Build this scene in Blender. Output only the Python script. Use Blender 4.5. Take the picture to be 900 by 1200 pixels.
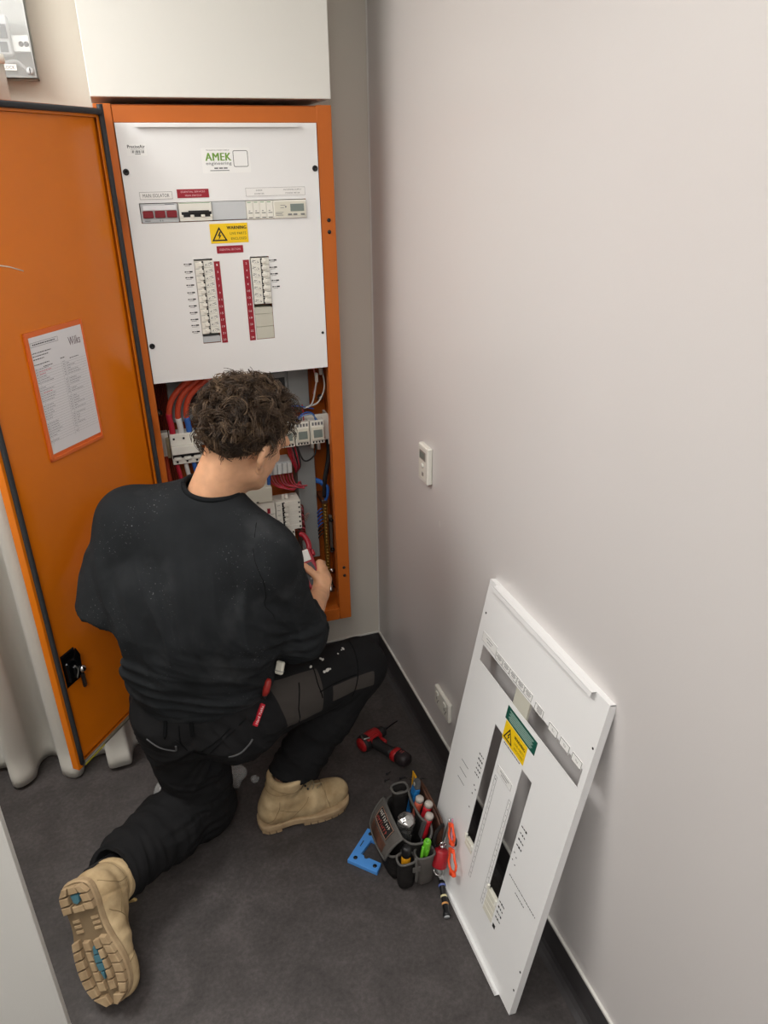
import bpy, bmesh, math, random
import numpy as np
from mathutils import Matrix, Vector, Euler

for o in list(bpy.data.objects):
    bpy.data.objects.remove(o)
scene = bpy.context.scene
COL = scene.collection
random.seed(7)
RNG = np.random.default_rng(7)
PI = math.pi

# ------------------------------------------------------------------ camera
cam_data = bpy.data.cameras.new('camera')
cam_data.sensor_fit = 'VERTICAL'
cam_data.sensor_height = 36.0
cam_data.lens = 36.0 * 858.85 / 1200.0
cam_data.clip_start = 0.02
cam = bpy.data.objects.new('camera', cam_data)
COL.objects.link(cam)
_yaw, _pitch, _roll = -0.3254, 0.4441, -0.0158
_f = Vector((math.sin(-_yaw) * math.cos(_pitch), math.cos(_yaw) * math.cos(_pitch), -math.sin(_pitch)))
_r = _f.cross(Vector((0, 0, 1))).normalized()
_u = _r.cross(_f)
_r2 = _r * math.cos(_roll) + _u * math.sin(_roll)
_u2 = _u * math.cos(_roll) - _r * math.sin(_roll)
cm = Matrix.Identity(4)
for i in range(3):
    cm[i][0], cm[i][1], cm[i][2] = _r2[i], _u2[i], -_f[i]
cm[0][3], cm[1][3], cm[2][3] = -0.779, -2.393, 1.845
cam.matrix_world = cm
scene.camera = cam

# ------------------------------------------------------------------ world, exposure
world = bpy.data.worlds.new('world')
scene.world = world
world.use_nodes = True
world.node_tree.nodes['Background'].inputs[0].default_value = (0.9, 0.95, 1.0, 1)
world.node_tree.nodes['Background'].inputs[1].default_value = 0.05
vs = scene.view_settings
vs.view_transform = 'Standard'
vs.look = 'None'
vs.gamma = 1.0
vs.use_curve_mapping = False
vs.exposure = 0.2
LIGHT_POWER = {'main': 7.0, 'rear': 24.0, 'side': 31.0}
LIGHT_COLOR = (1.0, 0.987, 0.968)

# ------------------------------------------------------------------ materials
def lin(h):
    if isinstance(h, str):
        h = h.lstrip('#')
        c = [int(h[i:i + 2], 16) / 255 for i in (0, 2, 4)]
    else:
        c = h
    return tuple(x / 12.92 if x <= 0.04045 else ((x + 0.055) / 1.055) ** 2.4 for x in c) + (1.0,)

MATS = {}
def mat(name, color, rough=0.5, metal=0.0, spec=0.5, var=0.0, vscale=30.0, bump=0.0, bscale=200.0, coat=0.0,
        trans=0.0, alpha=1.0, emit=None, estr=0.0, color2=None, detail=4.0, sheen=0.0, sss=0.0, ior=1.45):
    if name in MATS:
        return MATS[name]
    m = bpy.data.materials.new(name)
    m.use_nodes = True
    nt = m.node_tree
    b = nt.nodes['Principled BSDF']
    b.inputs['Base Color'].default_value = lin(color)
    b.inputs['Roughness'].default_value = rough
    b.inputs['Metallic'].default_value = metal
    b.inputs['Specular IOR Level'].default_value = spec
    b.inputs['Coat Weight'].default_value = coat
    b.inputs['Coat Roughness'].default_value = 0.08
    b.inputs['Transmission Weight'].default_value = trans
    b.inputs['Alpha'].default_value = alpha
    b.inputs['IOR'].default_value = ior
    b.inputs['Sheen Weight'].default_value = sheen
    if sss:
        b.inputs['Subsurface Weight'].default_value = sss
        b.inputs['Subsurface Radius'].default_value = (0.01, 0.004, 0.002)
        b.inputs['Subsurface Scale'].default_value = 0.5
    if emit:
        b.inputs['Emission Color'].default_value = lin(emit)
        b.inputs['Emission Strength'].default_value = estr
    tc = nt.nodes.new('ShaderNodeTexCoord')
    if var > 0 or color2:
        n = nt.nodes.new('ShaderNodeTexNoise')
        n.inputs['Scale'].default_value = vscale
        n.inputs['Detail'].default_value = detail
        nt.links.new(tc.outputs['Object'], n.inputs['Vector'])
        r = nt.nodes.new('ShaderNodeValToRGB')
        c = lin(color)
        if color2:
            c2 = lin(color2)
            r.color_ramp.elements[0].color, r.color_ramp.elements[1].color = c, c2
            r.color_ramp.elements[0].position, r.color_ramp.elements[1].position = 0.35, 0.68
        else:
            r.color_ramp.elements[0].color = tuple(x * (1 - var) for x in c[:3]) + (1,)
            r.color_ramp.elements[1].color = tuple(min(1, x * (1 + var)) for x in c[:3]) + (1,)
            r.color_ramp.elements[0].position, r.color_ramp.elements[1].position = 0.3, 0.7
        nt.links.new(n.outputs['Fac'], r.inputs['Fac'])
        nt.links.new(r.outputs['Color'], b.inputs['Base Color'])
    if bump > 0:
        n2 = nt.nodes.new('ShaderNodeTexNoise')
        n2.inputs['Scale'].default_value = bscale
        n2.inputs['Detail'].default_value = 3
        nt.links.new(tc.outputs['Object'], n2.inputs['Vector'])
        bp = nt.nodes.new('ShaderNodeBump')
        bp.inputs['Strength'].default_value = bump
        bp.inputs['Distance'].default_value = 0.002
        nt.links.new(n2.outputs['Fac'], bp.inputs['Height'])
        nt.links.new(bp.outputs['Normal'], b.inputs['Normal'])
    MATS[name] = m
    return m

def floor_material():
    m = mat('floor_vinyl', '#45423f', rough=0.5, spec=0.4)
    nt = m.node_tree
    b = nt.nodes['Principled BSDF']
    tc = nt.nodes.new('ShaderNodeTexCoord')
    def noise(s, d, dist=0.0):
        n = nt.nodes.new('ShaderNodeTexNoise')
        n.inputs['Scale'].default_value = s
        n.inputs['Detail'].default_value = d
        n.inputs['Distortion'].default_value = dist
        n.inputs['Roughness'].default_value = 0.65
        nt.links.new(tc.outputs['Object'], n.inputs['Vector'])
        return n
    n1, n2 = noise(9, 9, 0.6), noise(90, 6, 0.2)
    mx = nt.nodes.new('ShaderNodeMath'); mx.operation = 'MULTIPLY_ADD'
    mx.inputs[1].default_value = 0.55
    nt.links.new(n1.outputs['Fac'], mx.inputs[0])
    m2 = nt.nodes.new('ShaderNodeMath'); m2.operation = 'MULTIPLY'; m2.inputs[1].default_value = 0.45
    nt.links.new(n2.outputs['Fac'], m2.inputs[0])
    nt.links.new(m2.outputs[0], mx.inputs[2])
    r = nt.nodes.new('ShaderNodeValToRGB')
    e = r.color_ramp.elements
    e[0].position, e[0].color = 0.34, lin('#343130')
    e[1].position, e[1].color = 0.68, lin('#565150')
    x = e.new(0.5); x.color = lin('#433f3e')
    nt.links.new(mx.outputs[0], r.inputs['Fac'])
    nt.links.new(r.outputs['Color'], b.inputs['Base Color'])
    bp = nt.nodes.new('ShaderNodeBump'); bp.inputs['Strength'].default_value = 0.25; bp.inputs['Distance'].default_value = 0.002
    nt.links.new(mx.outputs[0], bp.inputs['Height'])
    nt.links.new(bp.outputs['Normal'], b.inputs['Normal'])
    return m

M_FLOOR = floor_material()
M_WALL = mat('painted_wall', '#d4d0ce', rough=0.33, spec=0.5, bump=0.06, bscale=260)
M_WALLB = mat('painted_back_wall', '#d0cabf', rough=0.6, spec=0.3, bump=0.1, bscale=260)
M_CEIL = mat('ceiling_paint', '#e6e4de', rough=0.8, spec=0.2)
M_SKIRT = mat('skirting_vinyl', '#3b393a', rough=0.42, spec=0.45, var=0.12, vscale=25)
M_TRIM = mat('trim_white', '#d8d6d0', rough=0.4)
M_LAM = mat('white_laminate', '#e3e2dc', rough=0.5, spec=0.35, bump=0.12, bscale=420)
M_ORANGE = mat('orange_enamel', '#d87410', rough=0.15, spec=0.5, var=0.03, vscale=6, coat=0.1)
M_ORANGE2 = mat('orange_frame', '#bb6220', rough=0.42, spec=0.4, var=0.03, vscale=8)
M_SHEET = mat('white_powdercoat', '#e9e9e8', rough=0.42, spec=0.4, bump=0.05, bscale=500)
M_GASKET = mat('rubber_gasket', '#2b2d31', rough=0.65)
M_BLACK = mat('black_plastic', '#141416', rough=0.42)
M_INK = mat('black_ink', '#17181a', rough=0.6)
M_INKG = mat('grey_ink', '#6f7173', rough=0.6)
M_WPLAS = mat('white_plastic', '#e6e4da', rough=0.42, spec=0.45)
M_WPLAS2 = mat('ivory_plastic', '#d8d5c6', rough=0.45)
M_GPLAS = mat('grey_plastic', '#b9bcbe', rough=0.5)
M_DUCT = mat('grey_pvc_duct', '#8d9190', rough=0.5)
M_REDL = mat('red_label', '#96192a', rough=0.5)
M_REDTOG = mat('dark_red_plastic', '#7e1622', rough=0.4)
M_YEL = mat('yellow_label', '#f0c814', rough=0.5)
M_GRN = mat('green_label', '#135244', rough=0.5)
M_LOGO = mat('green_print', '#6f9a3c', rough=0.6)
M_LABW = mat('white_label', '#eae9e6', rough=0.45)
M_LCD = mat('lcd_glass', '#7c8781', rough=0.25)
M_STEEL = mat('zinc_steel', '#b9b9b6', rough=0.3, metal=1.0)
M_CHROME = mat('chrome', '#cfd0d2', rough=0.14, metal=1.0)
M_DSTEEL = mat('dark_steel', '#3a3a3c', rough=0.4, metal=0.8)
M_BRASS = mat('brass_bar', '#b79a55', rough=0.35, metal=0.9)
M_CLEAR = mat('clear_polycarbonate', '#eef2f2', rough=0.06, alpha=0.16, spec=0.6)
M_SPLAS = mat('clear_polythene', '#d8dad9', rough=0.12, alpha=0.34, spec=1.0)
M_PAPER = mat('printed_paper', '#dcdbdd', rough=0.7)
M_CABLEO = mat('cable_orange_red', '#c2482c', rough=0.5)
M_CABLER = mat('cable_red', '#b52236', rough=0.5)
M_CABLEW = mat('cable_white', '#dad9d4', rough=0.5)
M_CABLEB = mat('cable_blue', '#3365b4', rough=0.5)
M_CABLEK = mat('cable_black', '#1c1c1e', rough=0.5)
M_CURT = mat('curtain_cloth', '#c5c2ba', rough=0.9, spec=0.15, bump=0.25, bscale=700, sheen=0.2)

# ------------------------------------------------------------------ helpers
WM = {}
def new_empty(name, loc=(0, 0, 0), rot=None, parent=None):
    o = bpy.data.objects.new(name, None)
    o.empty_display_size = 0.05
    COL.objects.link(o)
    m = Matrix.Translation(Vector(loc)) @ (rot.to_4x4() if rot is not None else Matrix.Identity(4))
    if parent is not None:
        o.parent = parent
        o.matrix_local = m
        WM[o.name] = WM[parent.name] @ m
    else:
        o.matrix_world = m
        WM[o.name] = m
    return o

def tag(o, label=None, cat=None, group=None, kind=None):
    if label: o['label'] = label
    if cat: o['category'] = cat
    if group: o['group'] = group
    if kind: o['kind'] = kind
    return o

class MB:
    """collects shapes; build() links them as one mesh object"""
    def __init__(self):
        self.V, self.F, self.MI, self.S = [], [], [], []
    def add(self, V, F, mi=0, X=None, smooth=False):
        n = len(self.V)
        if X is not None:
            V = [X @ Vector(v) for v in V]
        self.V.extend([tuple(v) for v in V])
        self.F.extend([tuple(i + n for i in f) for f in F])
        self.MI.extend([mi] * len(F))
        self.S.extend([smooth] * len(F))
        return self
    def box(self, lo, hi, mi=0, X=None, ch=0.0):
        """box lo..hi, with chamfered vertical/horizontal edges when ch > 0"""
        if ch > 0:
            bm = bmesh.new()
            bmesh.ops.create_cube(bm, size=1)
            for v in bm.verts:
                v.co = Vector([(lo[i] + hi[i]) / 2 + v.co[i] * (hi[i] - lo[i]) for i in range(3)])
            bmesh.ops.bevel(bm, geom=bm.edges[:], offset=ch, segments=1, profile=0.5, affect='EDGES')
            V = [v.co.copy() for v in bm.verts]
            bm.verts.index_update()
            F = [[v.index for v in f.verts] for f in bm.faces]
            bm.free()
            return self.add(V, F, mi, X)
        x0, y0, z0 = lo; x1, y1, z1 = hi
        V = [(x0, y0, z0), (x1, y0, z0), (x1, y1, z0), (x0, y1, z0), (x0, y0, z1), (x1, y0, z1), (x1, y1, z1), (x0, y1, z1)]
        F = [(3, 2, 1, 0), (4, 5, 6, 7), (0, 1, 5, 4), (1, 2, 6, 5), (2, 3, 7, 6), (3, 0, 4, 7)]
        return self.add(V, F, mi, X)
    def tube(self, pts, r, n=8, mi=0, X=None, cap=True, smooth=True):
        pts = [Vector(p) for p in pts]
        k = len(pts)
        rs = r if isinstance(r, (list, tuple, np.ndarray)) else [r] * k
        V, F = [], []
        t0 = (pts[1] - pts[0]).normalized()
        up = Vector((0, 0, 1)) if abs(t0.z) < 0.9 else Vector((1, 0, 0))
        a = t0.cross(up).normalized()
        for i in range(k):
            t = (pts[min(i + 1, k - 1)] - pts[max(i - 1, 0)])
            if t.length < 1e-9: t = t0
            t = t.normalized()
            a = (a - t * a.dot(t)).normalized()
            b = t.cross(a)
            for j in range(n):
                g = 2 * PI * j / n
                V.append(pts[i] + (a * math.cos(g) + b * math.sin(g)) * rs[i])
        for i in range(k - 1):
            for j in range(n):
                F.append((i * n + j, i * n + (j + 1) % n, (i + 1) * n + (j + 1) % n, (i + 1) * n + j))
        if cap:
            F.append(tuple(range(n - 1, -1, -1)))
            F.append(tuple((k - 1) * n + j for j in range(n)))
        return self.add(V, F, mi, X, smooth)
    def lathe(self, prof, n=16, mi=0, X=None, smooth=True):
        """prof: list of (r, z) about local z"""
        V, F = [], []
        for r, z in prof:
            for j in range(n):
                g = 2 * PI * j / n
                V.append((r * math.cos(g), r * math.sin(g), z))
        k = len(prof)
        for i in range(k - 1):
            for j in range(n):
                F.append((i * n + j, i * n + (j + 1) % n, (i + 1) * n + (j + 1) % n, (i + 1) * n + j))
        F.append(tuple(range(n - 1, -1, -1)))
        F.append(tuple((k - 1) * n + j for j in range(n)))
        return self.add(V, F, mi, X, smooth)
    def prism(self, poly, z0, z1, mi=0, X=None, top_scale=None):
        n = len(poly)
        V = [(p[0], p[1], z0) for p in poly]
        if top_scale:
            cx = sum(p[0] for p in poly) / n; cy = sum(p[1] for p in poly) / n
            V += [(cx + (p[0] - cx) * top_scale, cy + (p[1] - cy) * top_scale, z1) for p in poly]
        else:
            V += [(p[0], p[1], z1) for p in poly]
        F = [tuple(range(n - 1, -1, -1)), tuple(range(n, 2 * n))]
        for i in range(n):
            j = (i + 1) % n
            F.append((i, j, n + j, n + i))
        return self.add(V, F, mi, X)
    def sphere(self, c, r, mi=0, X=None, nu=12, nv=8, sc=(1, 1, 1)):
        V, F = [], []
        for i in range(1, nv):
            th = PI * i / nv
            for j in range(nu):
                g = 2 * PI * j / nu
                V.append((c[0] + sc[0] * r * math.sin(th) * math.cos(g), c[1] + sc[1] * r * math.sin(th) * math.sin(g), c[2] + sc[2] * r * math.cos(th)))
        for i in range(nv - 2):
            for j in range(nu):
                F.append((i * nu + j, (i + 1) * nu + j, (i + 1) * nu + (j + 1) % nu, i * nu + (j + 1) % nu))
        V.append((c[0], c[1], c[2] + sc[2] * r)); V.append((c[0], c[1], c[2] - sc[2] * r))
        a, b = len(V) - 2, len(V) - 1
        for j in range(nu):
            F.append((a, j, (j + 1) % nu))
            F.append((b, (nv - 2) * nu + (j + 1) % nu, (nv - 2) * nu + j))
        return self.add(V, F, mi, X, True)
    def sheet(self, w, h, t, holes, mi=0, X=None):
        """plate in local x (0..w), z (0..h), thickness y 0..t, with rectangular holes (x0,x1,z0,z1)"""
        xs = sorted({0, w} | {v for q in holes for v in q[:2]})
        zs = sorted({0, h} | {v for q in holes for v in q[2:]})
        def solid(i, j):
            if i < 0 or j < 0 or i >= len(xs) - 1 or j >= len(zs) - 1: return False
            cx, cz = (xs[i] + xs[i + 1]) / 2, (zs[j] + zs[j + 1]) / 2
            return not any(q[0] < cx < q[1] and q[2] < cz < q[3] for q in holes)
        for i in range(len(xs) - 1):
            for j in range(len(zs) - 1):
                if not solid(i, j): continue
                a, b, c, d = xs[i], xs[i + 1], zs[j], zs[j + 1]
                V = [(a, 0, c), (b, 0, c), (b, 0, d), (a, 0, d), (a, t, c), (b, t, c), (b, t, d), (a, t, d)]
                F = [(0, 1, 2, 3), (5, 4, 7, 6)]
                if not solid(i - 1, j): F.append((0, 3, 7, 4))
                if not solid(i + 1, j): F.append((1, 5, 6, 2))
                if not solid(i, j - 1): F.append((0, 4, 5, 1))
                if not solid(i, j + 1): F.append((3, 2, 6, 7))
                self.add(V, F, mi, X)
        return self
    def text(self, s, w, h, mi=0, X=None, align='CENTER', bold=0.0):
        """flat lettering in local x/y plane, facing +z, fitted to width w and height h, centred on 0,0 (or from x=0)"""
        V, F = text_mesh(s)
        xs = [v[0] for v in V]; ys = [v[1] for v in V]
        W, H = max(xs) - min(xs), max(ys) - min(ys)
        sy = h / H; sx = w / W if w else sy
        ox = min(xs) if align == 'LEFT' else (max(xs) + min(xs)) / 2
        oy = (max(ys) + min(ys)) / 2
        for k, sh in enumerate((0, -bold, bold) if bold else (0,)):
            self.add([((v[0] - ox) * sx + sh * h, (v[1] - oy) * sy, .00003 * k) for v in V], F, mi, X)
        return self
    def rect(self, x0, x1, y0, y1, mi=0, X=None, z=0.0):
        return self.add([(x0, y0, z), (x1, y0, z), (x1, y1, z), (x0, y1, z)], [(0, 1, 2, 3)], mi, X)
    def frame(self, x0, x1, y0, y1, t, mi=0, X=None, z=0.0):
        self.rect(x0, x1, y0, y0 + t, mi, X, z); self.rect(x0, x1, y1 - t, y1, mi, X, z)
        self.rect(x0, x0 + t, y0 + t, y1 - t, mi, X, z); self.rect(x1 - t, x1, y0 + t, y1 - t, mi, X, z)
        return self
    def mesh(self, name, mats):
        me = bpy.data.meshes.new(name)
        me.from_pydata(self.V, [], self.F)
        for m in (mats if isinstance(mats, (list, tuple)) else [mats]):
            me.materials.append(m)
        me.polygons.foreach_set('material_index', self.MI)
        me.polygons.foreach_set('use_smooth', self.S)
        me.update()
        return me
    def build(self, name, mats, parent=None, world=True, bevel=0.0):
        """world: vertices are in world space; otherwise in the parent's local space"""
        if parent is not None and world:
            inv = WM[parent.name].inverted()
            self.V = [tuple(inv @ Vector(v)) for v in self.V]
        o = link(name, self.mesh(name, mats), parent)
        if bevel > 0:
            b = o.modifiers.new('bevel', 'BEVEL')
            b.width = bevel; b.segments = 2; b.limit_method = 'ANGLE'; b.angle_limit = math.radians(40)
        return o

_TXT = {}
def text_mesh(s, bold=0.0):
    if (s, bold) not in _TXT:
        cu = bpy.data.curves.new('lettering', 'FONT')
        cu.body = s
        cu.resolution_u = 2
        cu.space_character = 1.08
        ob = bpy.data.objects.new('lettering', cu)
        me = ob.to_mesh()
        _TXT[(s, bold)] = ([tuple(v.co) for v in me.vertices], [tuple(p.vertices) for p in me.polygons])
        ob.to_mesh_clear()
        bpy.data.objects.remove(ob); bpy.data.curves.remove(cu)
    return _TXT[(s, bold)]

def link(name, me, parent=None, loc=None, rot=None):
    o = bpy.data.objects.new(name, me)
    COL.objects.link(o)
    m = Matrix.Translation(Vector(loc) if loc is not None else Vector()) @ (rot.to_4x4() if rot is not None else Matrix.Identity(4))
    if parent is not None:
        o.parent = parent
        o.matrix_local = m
        WM[o.name] = WM[parent.name] @ m
    else:
        o.matrix_world = m
        WM[o.name] = m
    return o

def frame_mat(o, x, y, z):
    m = Matrix.Identity(4)
    for i in range(3):
        m[i][0], m[i][1], m[i][2], m[i][3] = x[i], y[i], z[i], o[i]
    return m

def along(a, b, up=(0, 0, 1)):
    """matrix with origin a and local z towards b, local y near up"""
    a, b, up = Vector(a), Vector(b), Vector(up)
    z = (b - a).normalized()
    x = up.cross(z)
    if x.length < 1e-4: x = Vector((1, 0, 0)).cross(z)
    x.normalize()
    y = z.cross(x)
    return frame_mat(a, x, y, z)

def smooth_path(pts, n=8):
    pts = [np.array(p, float) for p in pts]
    P = [2 * pts[0] - pts[1]] + pts + [2 * pts[-1] - pts[-2]]
    out = []
    for i in range(1, len(P) - 2):
        for t in np.linspace(0, 1, n, endpoint=False):
            a, b, c, d = P[i - 1:i + 3]
            out.append(0.5 * (2 * b + (c - a) * t + (2 * a - 5 * b + 4 * c - d) * t * t + (3 * b - a - 3 * c + d) * t ** 3))
    out.append(pts[-1])
    return out

# ------------------------------------------------------------------ the setting
def struct(name, mb, m, bevel=0.0):
    o = mb.build(name, m, bevel=bevel)
    o['kind'] = 'structure'
    return o

RX, RL, RY, RZ = 0.0, -3.0, -4.2, 2.7
struct('floor', MB().box((RL - 0.1, RY - 0.1, -0.1), (0.1, 0.1, 0)), M_FLOOR)
struct('ceiling', MB().box((RL - 0.1, RY - 0.1, RZ), (0.1, 0.1, RZ + 0.1)), M_CEIL)
struct('wall_back', MB().box((RL - 0.1, 0, 0), (0.1, 0.1, RZ)), M_WALLB)
struct('wall_right', MB().box((0, RY - 0.1, 0), (0.1, 0, RZ)), M_WALL)
struct('wall_front', MB().box((RL - 0.1, RY - 0.1, 0), (0, RY, RZ)), M_WALL)
struct('wall_left', MB().box((RL - 0.1, RY, 0), (RL, 0, RZ)), M_WALL)
# a white partition left of the camera, its upright end crosses the bottom left corner
struct('wall_partition', MB().box((RL, -1.278, 0), (-1.131, -1.253, RZ), ch=0.002), M_LAM)

def skirting(name, a, b, inward):
    """coved vinyl skirting from a to b on a wall"""
    a, b, n = Vector(a), Vector(b), Vector(inward)
    prof = [(0, 0.0), (0.03, 0.0), (0.018, 0.004), (0.010, 0.012), (0.006, 0.026), (0.004, 0.1), (0, 0.103)]
    mb = MB()
    V = [a + n * p + Vector((0, 0, z)) for p, z in prof] + [b + n * p + Vector((0, 0, z)) for p, z in prof]
    k = len(prof)
    F = [(i, i + 1, k + i + 1, k + i) for i in range(k - 1)]
    mb.add(V, F, 0, None, False)
    return struct(name, mb, M_SKIRT)
skirting('baseboard_right', (0, 0, 0), (0, RY, 0), (-1, 0, 0))
skirting('baseboard_back', (RL, 0, 0), (0, 0, 0), (0, -1, 0))
struct('trim_1', MB().box((-0.006, RY, 0.103), (0, 0, 0.110)), M_TRIM)
struct('trim_2', MB().box((RL, -0.006, 0.103), (0, 0, 0.108)), M_TRIM)
# slim cover bead in the corner of the two walls
struct('trim_3', MB().box((-0.004, -0.004, 0.11), (0, 0, RZ)), M_TRIM)

# bulkhead above the switchboard
struct('wall_bulkhead', MB().box((-0.786, -0.239, 2.001), (-0.183, 0, RZ), ch=0.0015), M_LAM)

# ceiling lights
def ceiling_light(x, y, w, d, power, label):
    t = new_empty('ceiling_light', (x, y, RZ))
    tag(t, label, 'light', 'recessed ceiling lights')
    mb = MB()
    for q in (((-w / 2 - .02, -d / 2 - .02, -.012), (w / 2 + .02, -d / 2, 0)), ((-w / 2 - .02, d / 2, -.012), (w / 2 + .02, d / 2 + .02, 0)),
              ((-w / 2 - .02, -d / 2, -.012), (-w / 2, d / 2, 0)), ((w / 2, -d / 2, -.012), (w / 2 + .02, d / 2, 0))):
        mb.box(*q)
    mb.build('frame', M_WPLAS, t, world=False)
    MB().box((-w / 2, -d / 2, -.006), (w / 2, d / 2, 0)).build('diffuser', mat('light_diffuser', '#f4f2ec', rough=0.6, emit='#fffaf4', estr=2.0), t, world=False)
    ld = bpy.data.lights.new('ceiling_lamp', 'AREA')
    ld.shape = 'RECTANGLE'; ld.size = w; ld.size_y = d; ld.energy = power; ld.color = LIGHT_COLOR
    lo = bpy.data.objects.new('ceiling_lamp', ld)
    COL.objects.link(lo)
    lo.parent = t
    lo.location = (0, 0, -0.02)
    return t
ceiling_light(-0.95, -2.0, 0.60, 1.2, LIGHT_POWER['main'], 'recessed ceiling panel light above the kneeling worker')
ceiling_light(-1.10, -3.3, 0.60, 1.0, LIGHT_POWER['rear'], 'recessed ceiling panel light behind the photographer')
ceiling_light(-1.65, -0.85, 0.60, 1.2, LIGHT_POWER['side'], 'recessed ceiling panel light beside the curtain')

# ------------------------------------------------------------------ switchboard cabinet
CX0, CX1, CZ0, CZ1, CY = -0.784, -0.183, 0.365, 1.987, -0.239
cab = new_empty('switchboard_cabinet', (-0.4835, 0, CZ0))
tag(cab, 'tall orange steel switchboard cabinet with open door and exposed wiring, on the back wall', 'switchboard')
mb = MB()
mb.box((CX0, CY + 0.03, CZ0), (CX0 + 0.002, -0.001, CZ1))
mb.box((CX1 - 0.002, CY + 0.03, CZ0), (CX1, -0.001, CZ1))
mb.box((CX0, CY + 0.03, CZ0), (CX1, -0.001, CZ0 + 0.002))
mb.box((CX0, CY + 0.03, CZ1 - 0.002), (CX1, -0.001, CZ1))
mb.box((CX0, -0.004, CZ0), (CX1, -0.001, CZ1))
mb.build('body_shell', M_ORANGE2, cab)
OX0, OX1, OZ0, OZ1 = -0.742, -0.225, 0.410, 1.945
MB().box((CX0, CY, CZ0), (OX0, CY + 0.032, CZ1)).build('frame_stile', M_ORANGE2, cab, bevel=0.002)
MB().box((OX1, CY, CZ0), (CX1, CY + 0.032, CZ1)).build('frame_stile', M_ORANGE2, cab, bevel=0.002)
MB().box((OX0 + 0.0008, CY + 0.0005, OZ1), (OX1 + 0.012, CY + 0.032, CZ1 - 0.004)).build('frame_rail', M_ORANGE2, cab, bevel=0.002)
MB().box((OX0 + 0.0008, CY + 0.0005, CZ0), (OX1 - 0.0008, CY + 0.032, OZ0)).build('frame_rail', M_ORANGE2, cab, bevel=0.002)
mb = MB().lathe([(0.0045, 0), (0.0055, 0.001), (0.0052, 0.0022), (0.002, 0.0026)], 12)
plug = mb.mesh('hole_plug', M_BLACK)
def FX(x, z, y=CY):
    """matrix on a plane facing the room at world (x, y, z)"""
    return frame_mat((x, y, z), (1, 0, 0), (0, 0, 1), (0, -1, 0))
def child_at(name, me, parent, X):
    o = bpy.data.objects.new(name, me)
    COL.objects.link(o)
    o.parent = parent
    L = WM[parent.name].inverted() @ X
    o.matrix_local = L
    WM[o.name] = X
    return o
for x, z in ((-.203, 1.702), (-.203, 1.671), (-.203, .575), (-.202, .543)):
    child_at('hole_plug', plug, cab, FX(x, z))

# -- upper escutcheon with real cut-outs; local mm about its centre
PXC, PZC = -0.4835, 1.615
PW, PH = 0.513, 0.660
def PM(x, z, lift=0.0):
    return FX(PXC + x / 1000, PZC + z / 1000, CY - 0.0016 - lift)
holes = [(-226, 217, 96, 145), (-105, -55, -228, 1), (48, 101, -229, 0)]
H = [((a / 1000 + PW / 2), (b / 1000 + PW / 2), (c / 1000 + PH / 2), (d / 1000 + PH / 2)) for a, b, c, d in holes]
XS = frame_mat((PXC - PW / 2, CY - 0.0016, PZC - PH / 2), (1, 0, 0), (0, 1, 0), (0, 0, 1))
esc = MB().sheet(PW, PH, 0.0016, H, X=XS).build('escutcheon_panel', M_SHEET, cab)
tag(esc, 'white powder coated escutcheon with cut-outs for the switches')
mb = MB()
mb.box((-0.208, -0.011, 0), (0.208, 0, 0.0015), X=frame_mat((PXC - .003, CY - .0016, PZC + .326), (1, 0, 0), (0, 1, 0), (0, 0, 1)))
mb.box((-0.208, -0.011, -0.006), (0.208, -0.0095, 0), X=frame_mat((PXC - .003, CY - .0016, PZC + .326), (1, 0, 0), (0, 1, 0), (0, 0, 1)))
mb.build('finger_flange', M_SHEET, esc)
mb = MB().lathe([(0.0075, 0), (0.0078, 0.0022), (0.006, 0.0034), (0.003, 0.0034), (0.0028, 0.0018)], 14)
knob = mb.mesh('fixing_screw', M_BLACK)
for x, z in ((-252 + 6, 219), (243 + 4, 220), (-252 + 6, -223)):
    child_at('fixing_screw', knob, esc, PM(x, z))
small = MB().lathe([(0.004, 0), (0.004, 0.0015), (0.001, 0.002)], 10).mesh('fixing_screw', M_BLACK)
child_at('fixing_screw', small, esc, PM(246, -225))

def label_plate(name, x0, x1, z0, z1, base, lines, ink, parent=esc, border=None, t=0.001, mk=PM, extra=None):
    """engraved label: a thin plate with its lettering; lines = (text, cx, cz, w, h) in mm about the plate centre"""
    cx, cz = (x0 + x1) / 2, (z0 + z1) / 2
    w, h = (x1 - x0) / 2000, (z1 - z0) / 2000
    mb = MB()
    X = mk(cx, cz)
    mb.box((-w, -h, 0), (w, h, t), 0, X)
    Z = X @ Matrix.Translation((0, 0, t + 0.0002))
    if border:
        mb.frame(-w + .0006, w - .0006, -h + .0006, h - .0006, border if border is not True else 0.0006, 1, Z)
    for s, tx, tz, tw, th in lines:
        if s == '#':
            mb.rect((tx - tw / 2) / 1000, (tx + tw / 2) / 1000, (tz - th / 2) / 1000, (tz + th / 2) / 1000, 1, Z)
        else:
            mb.text(s, tw / 1000, th / 1000, 1, Z @ Matrix.Translation((tx / 1000, tz / 1000, 0)), bold=.06 if s == 'WARNING' else 0)
    if extra: extra(mb, Z)
    return mb.build(name, [base] + (ink if isinstance(ink, list) else [ink]), parent)

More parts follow.
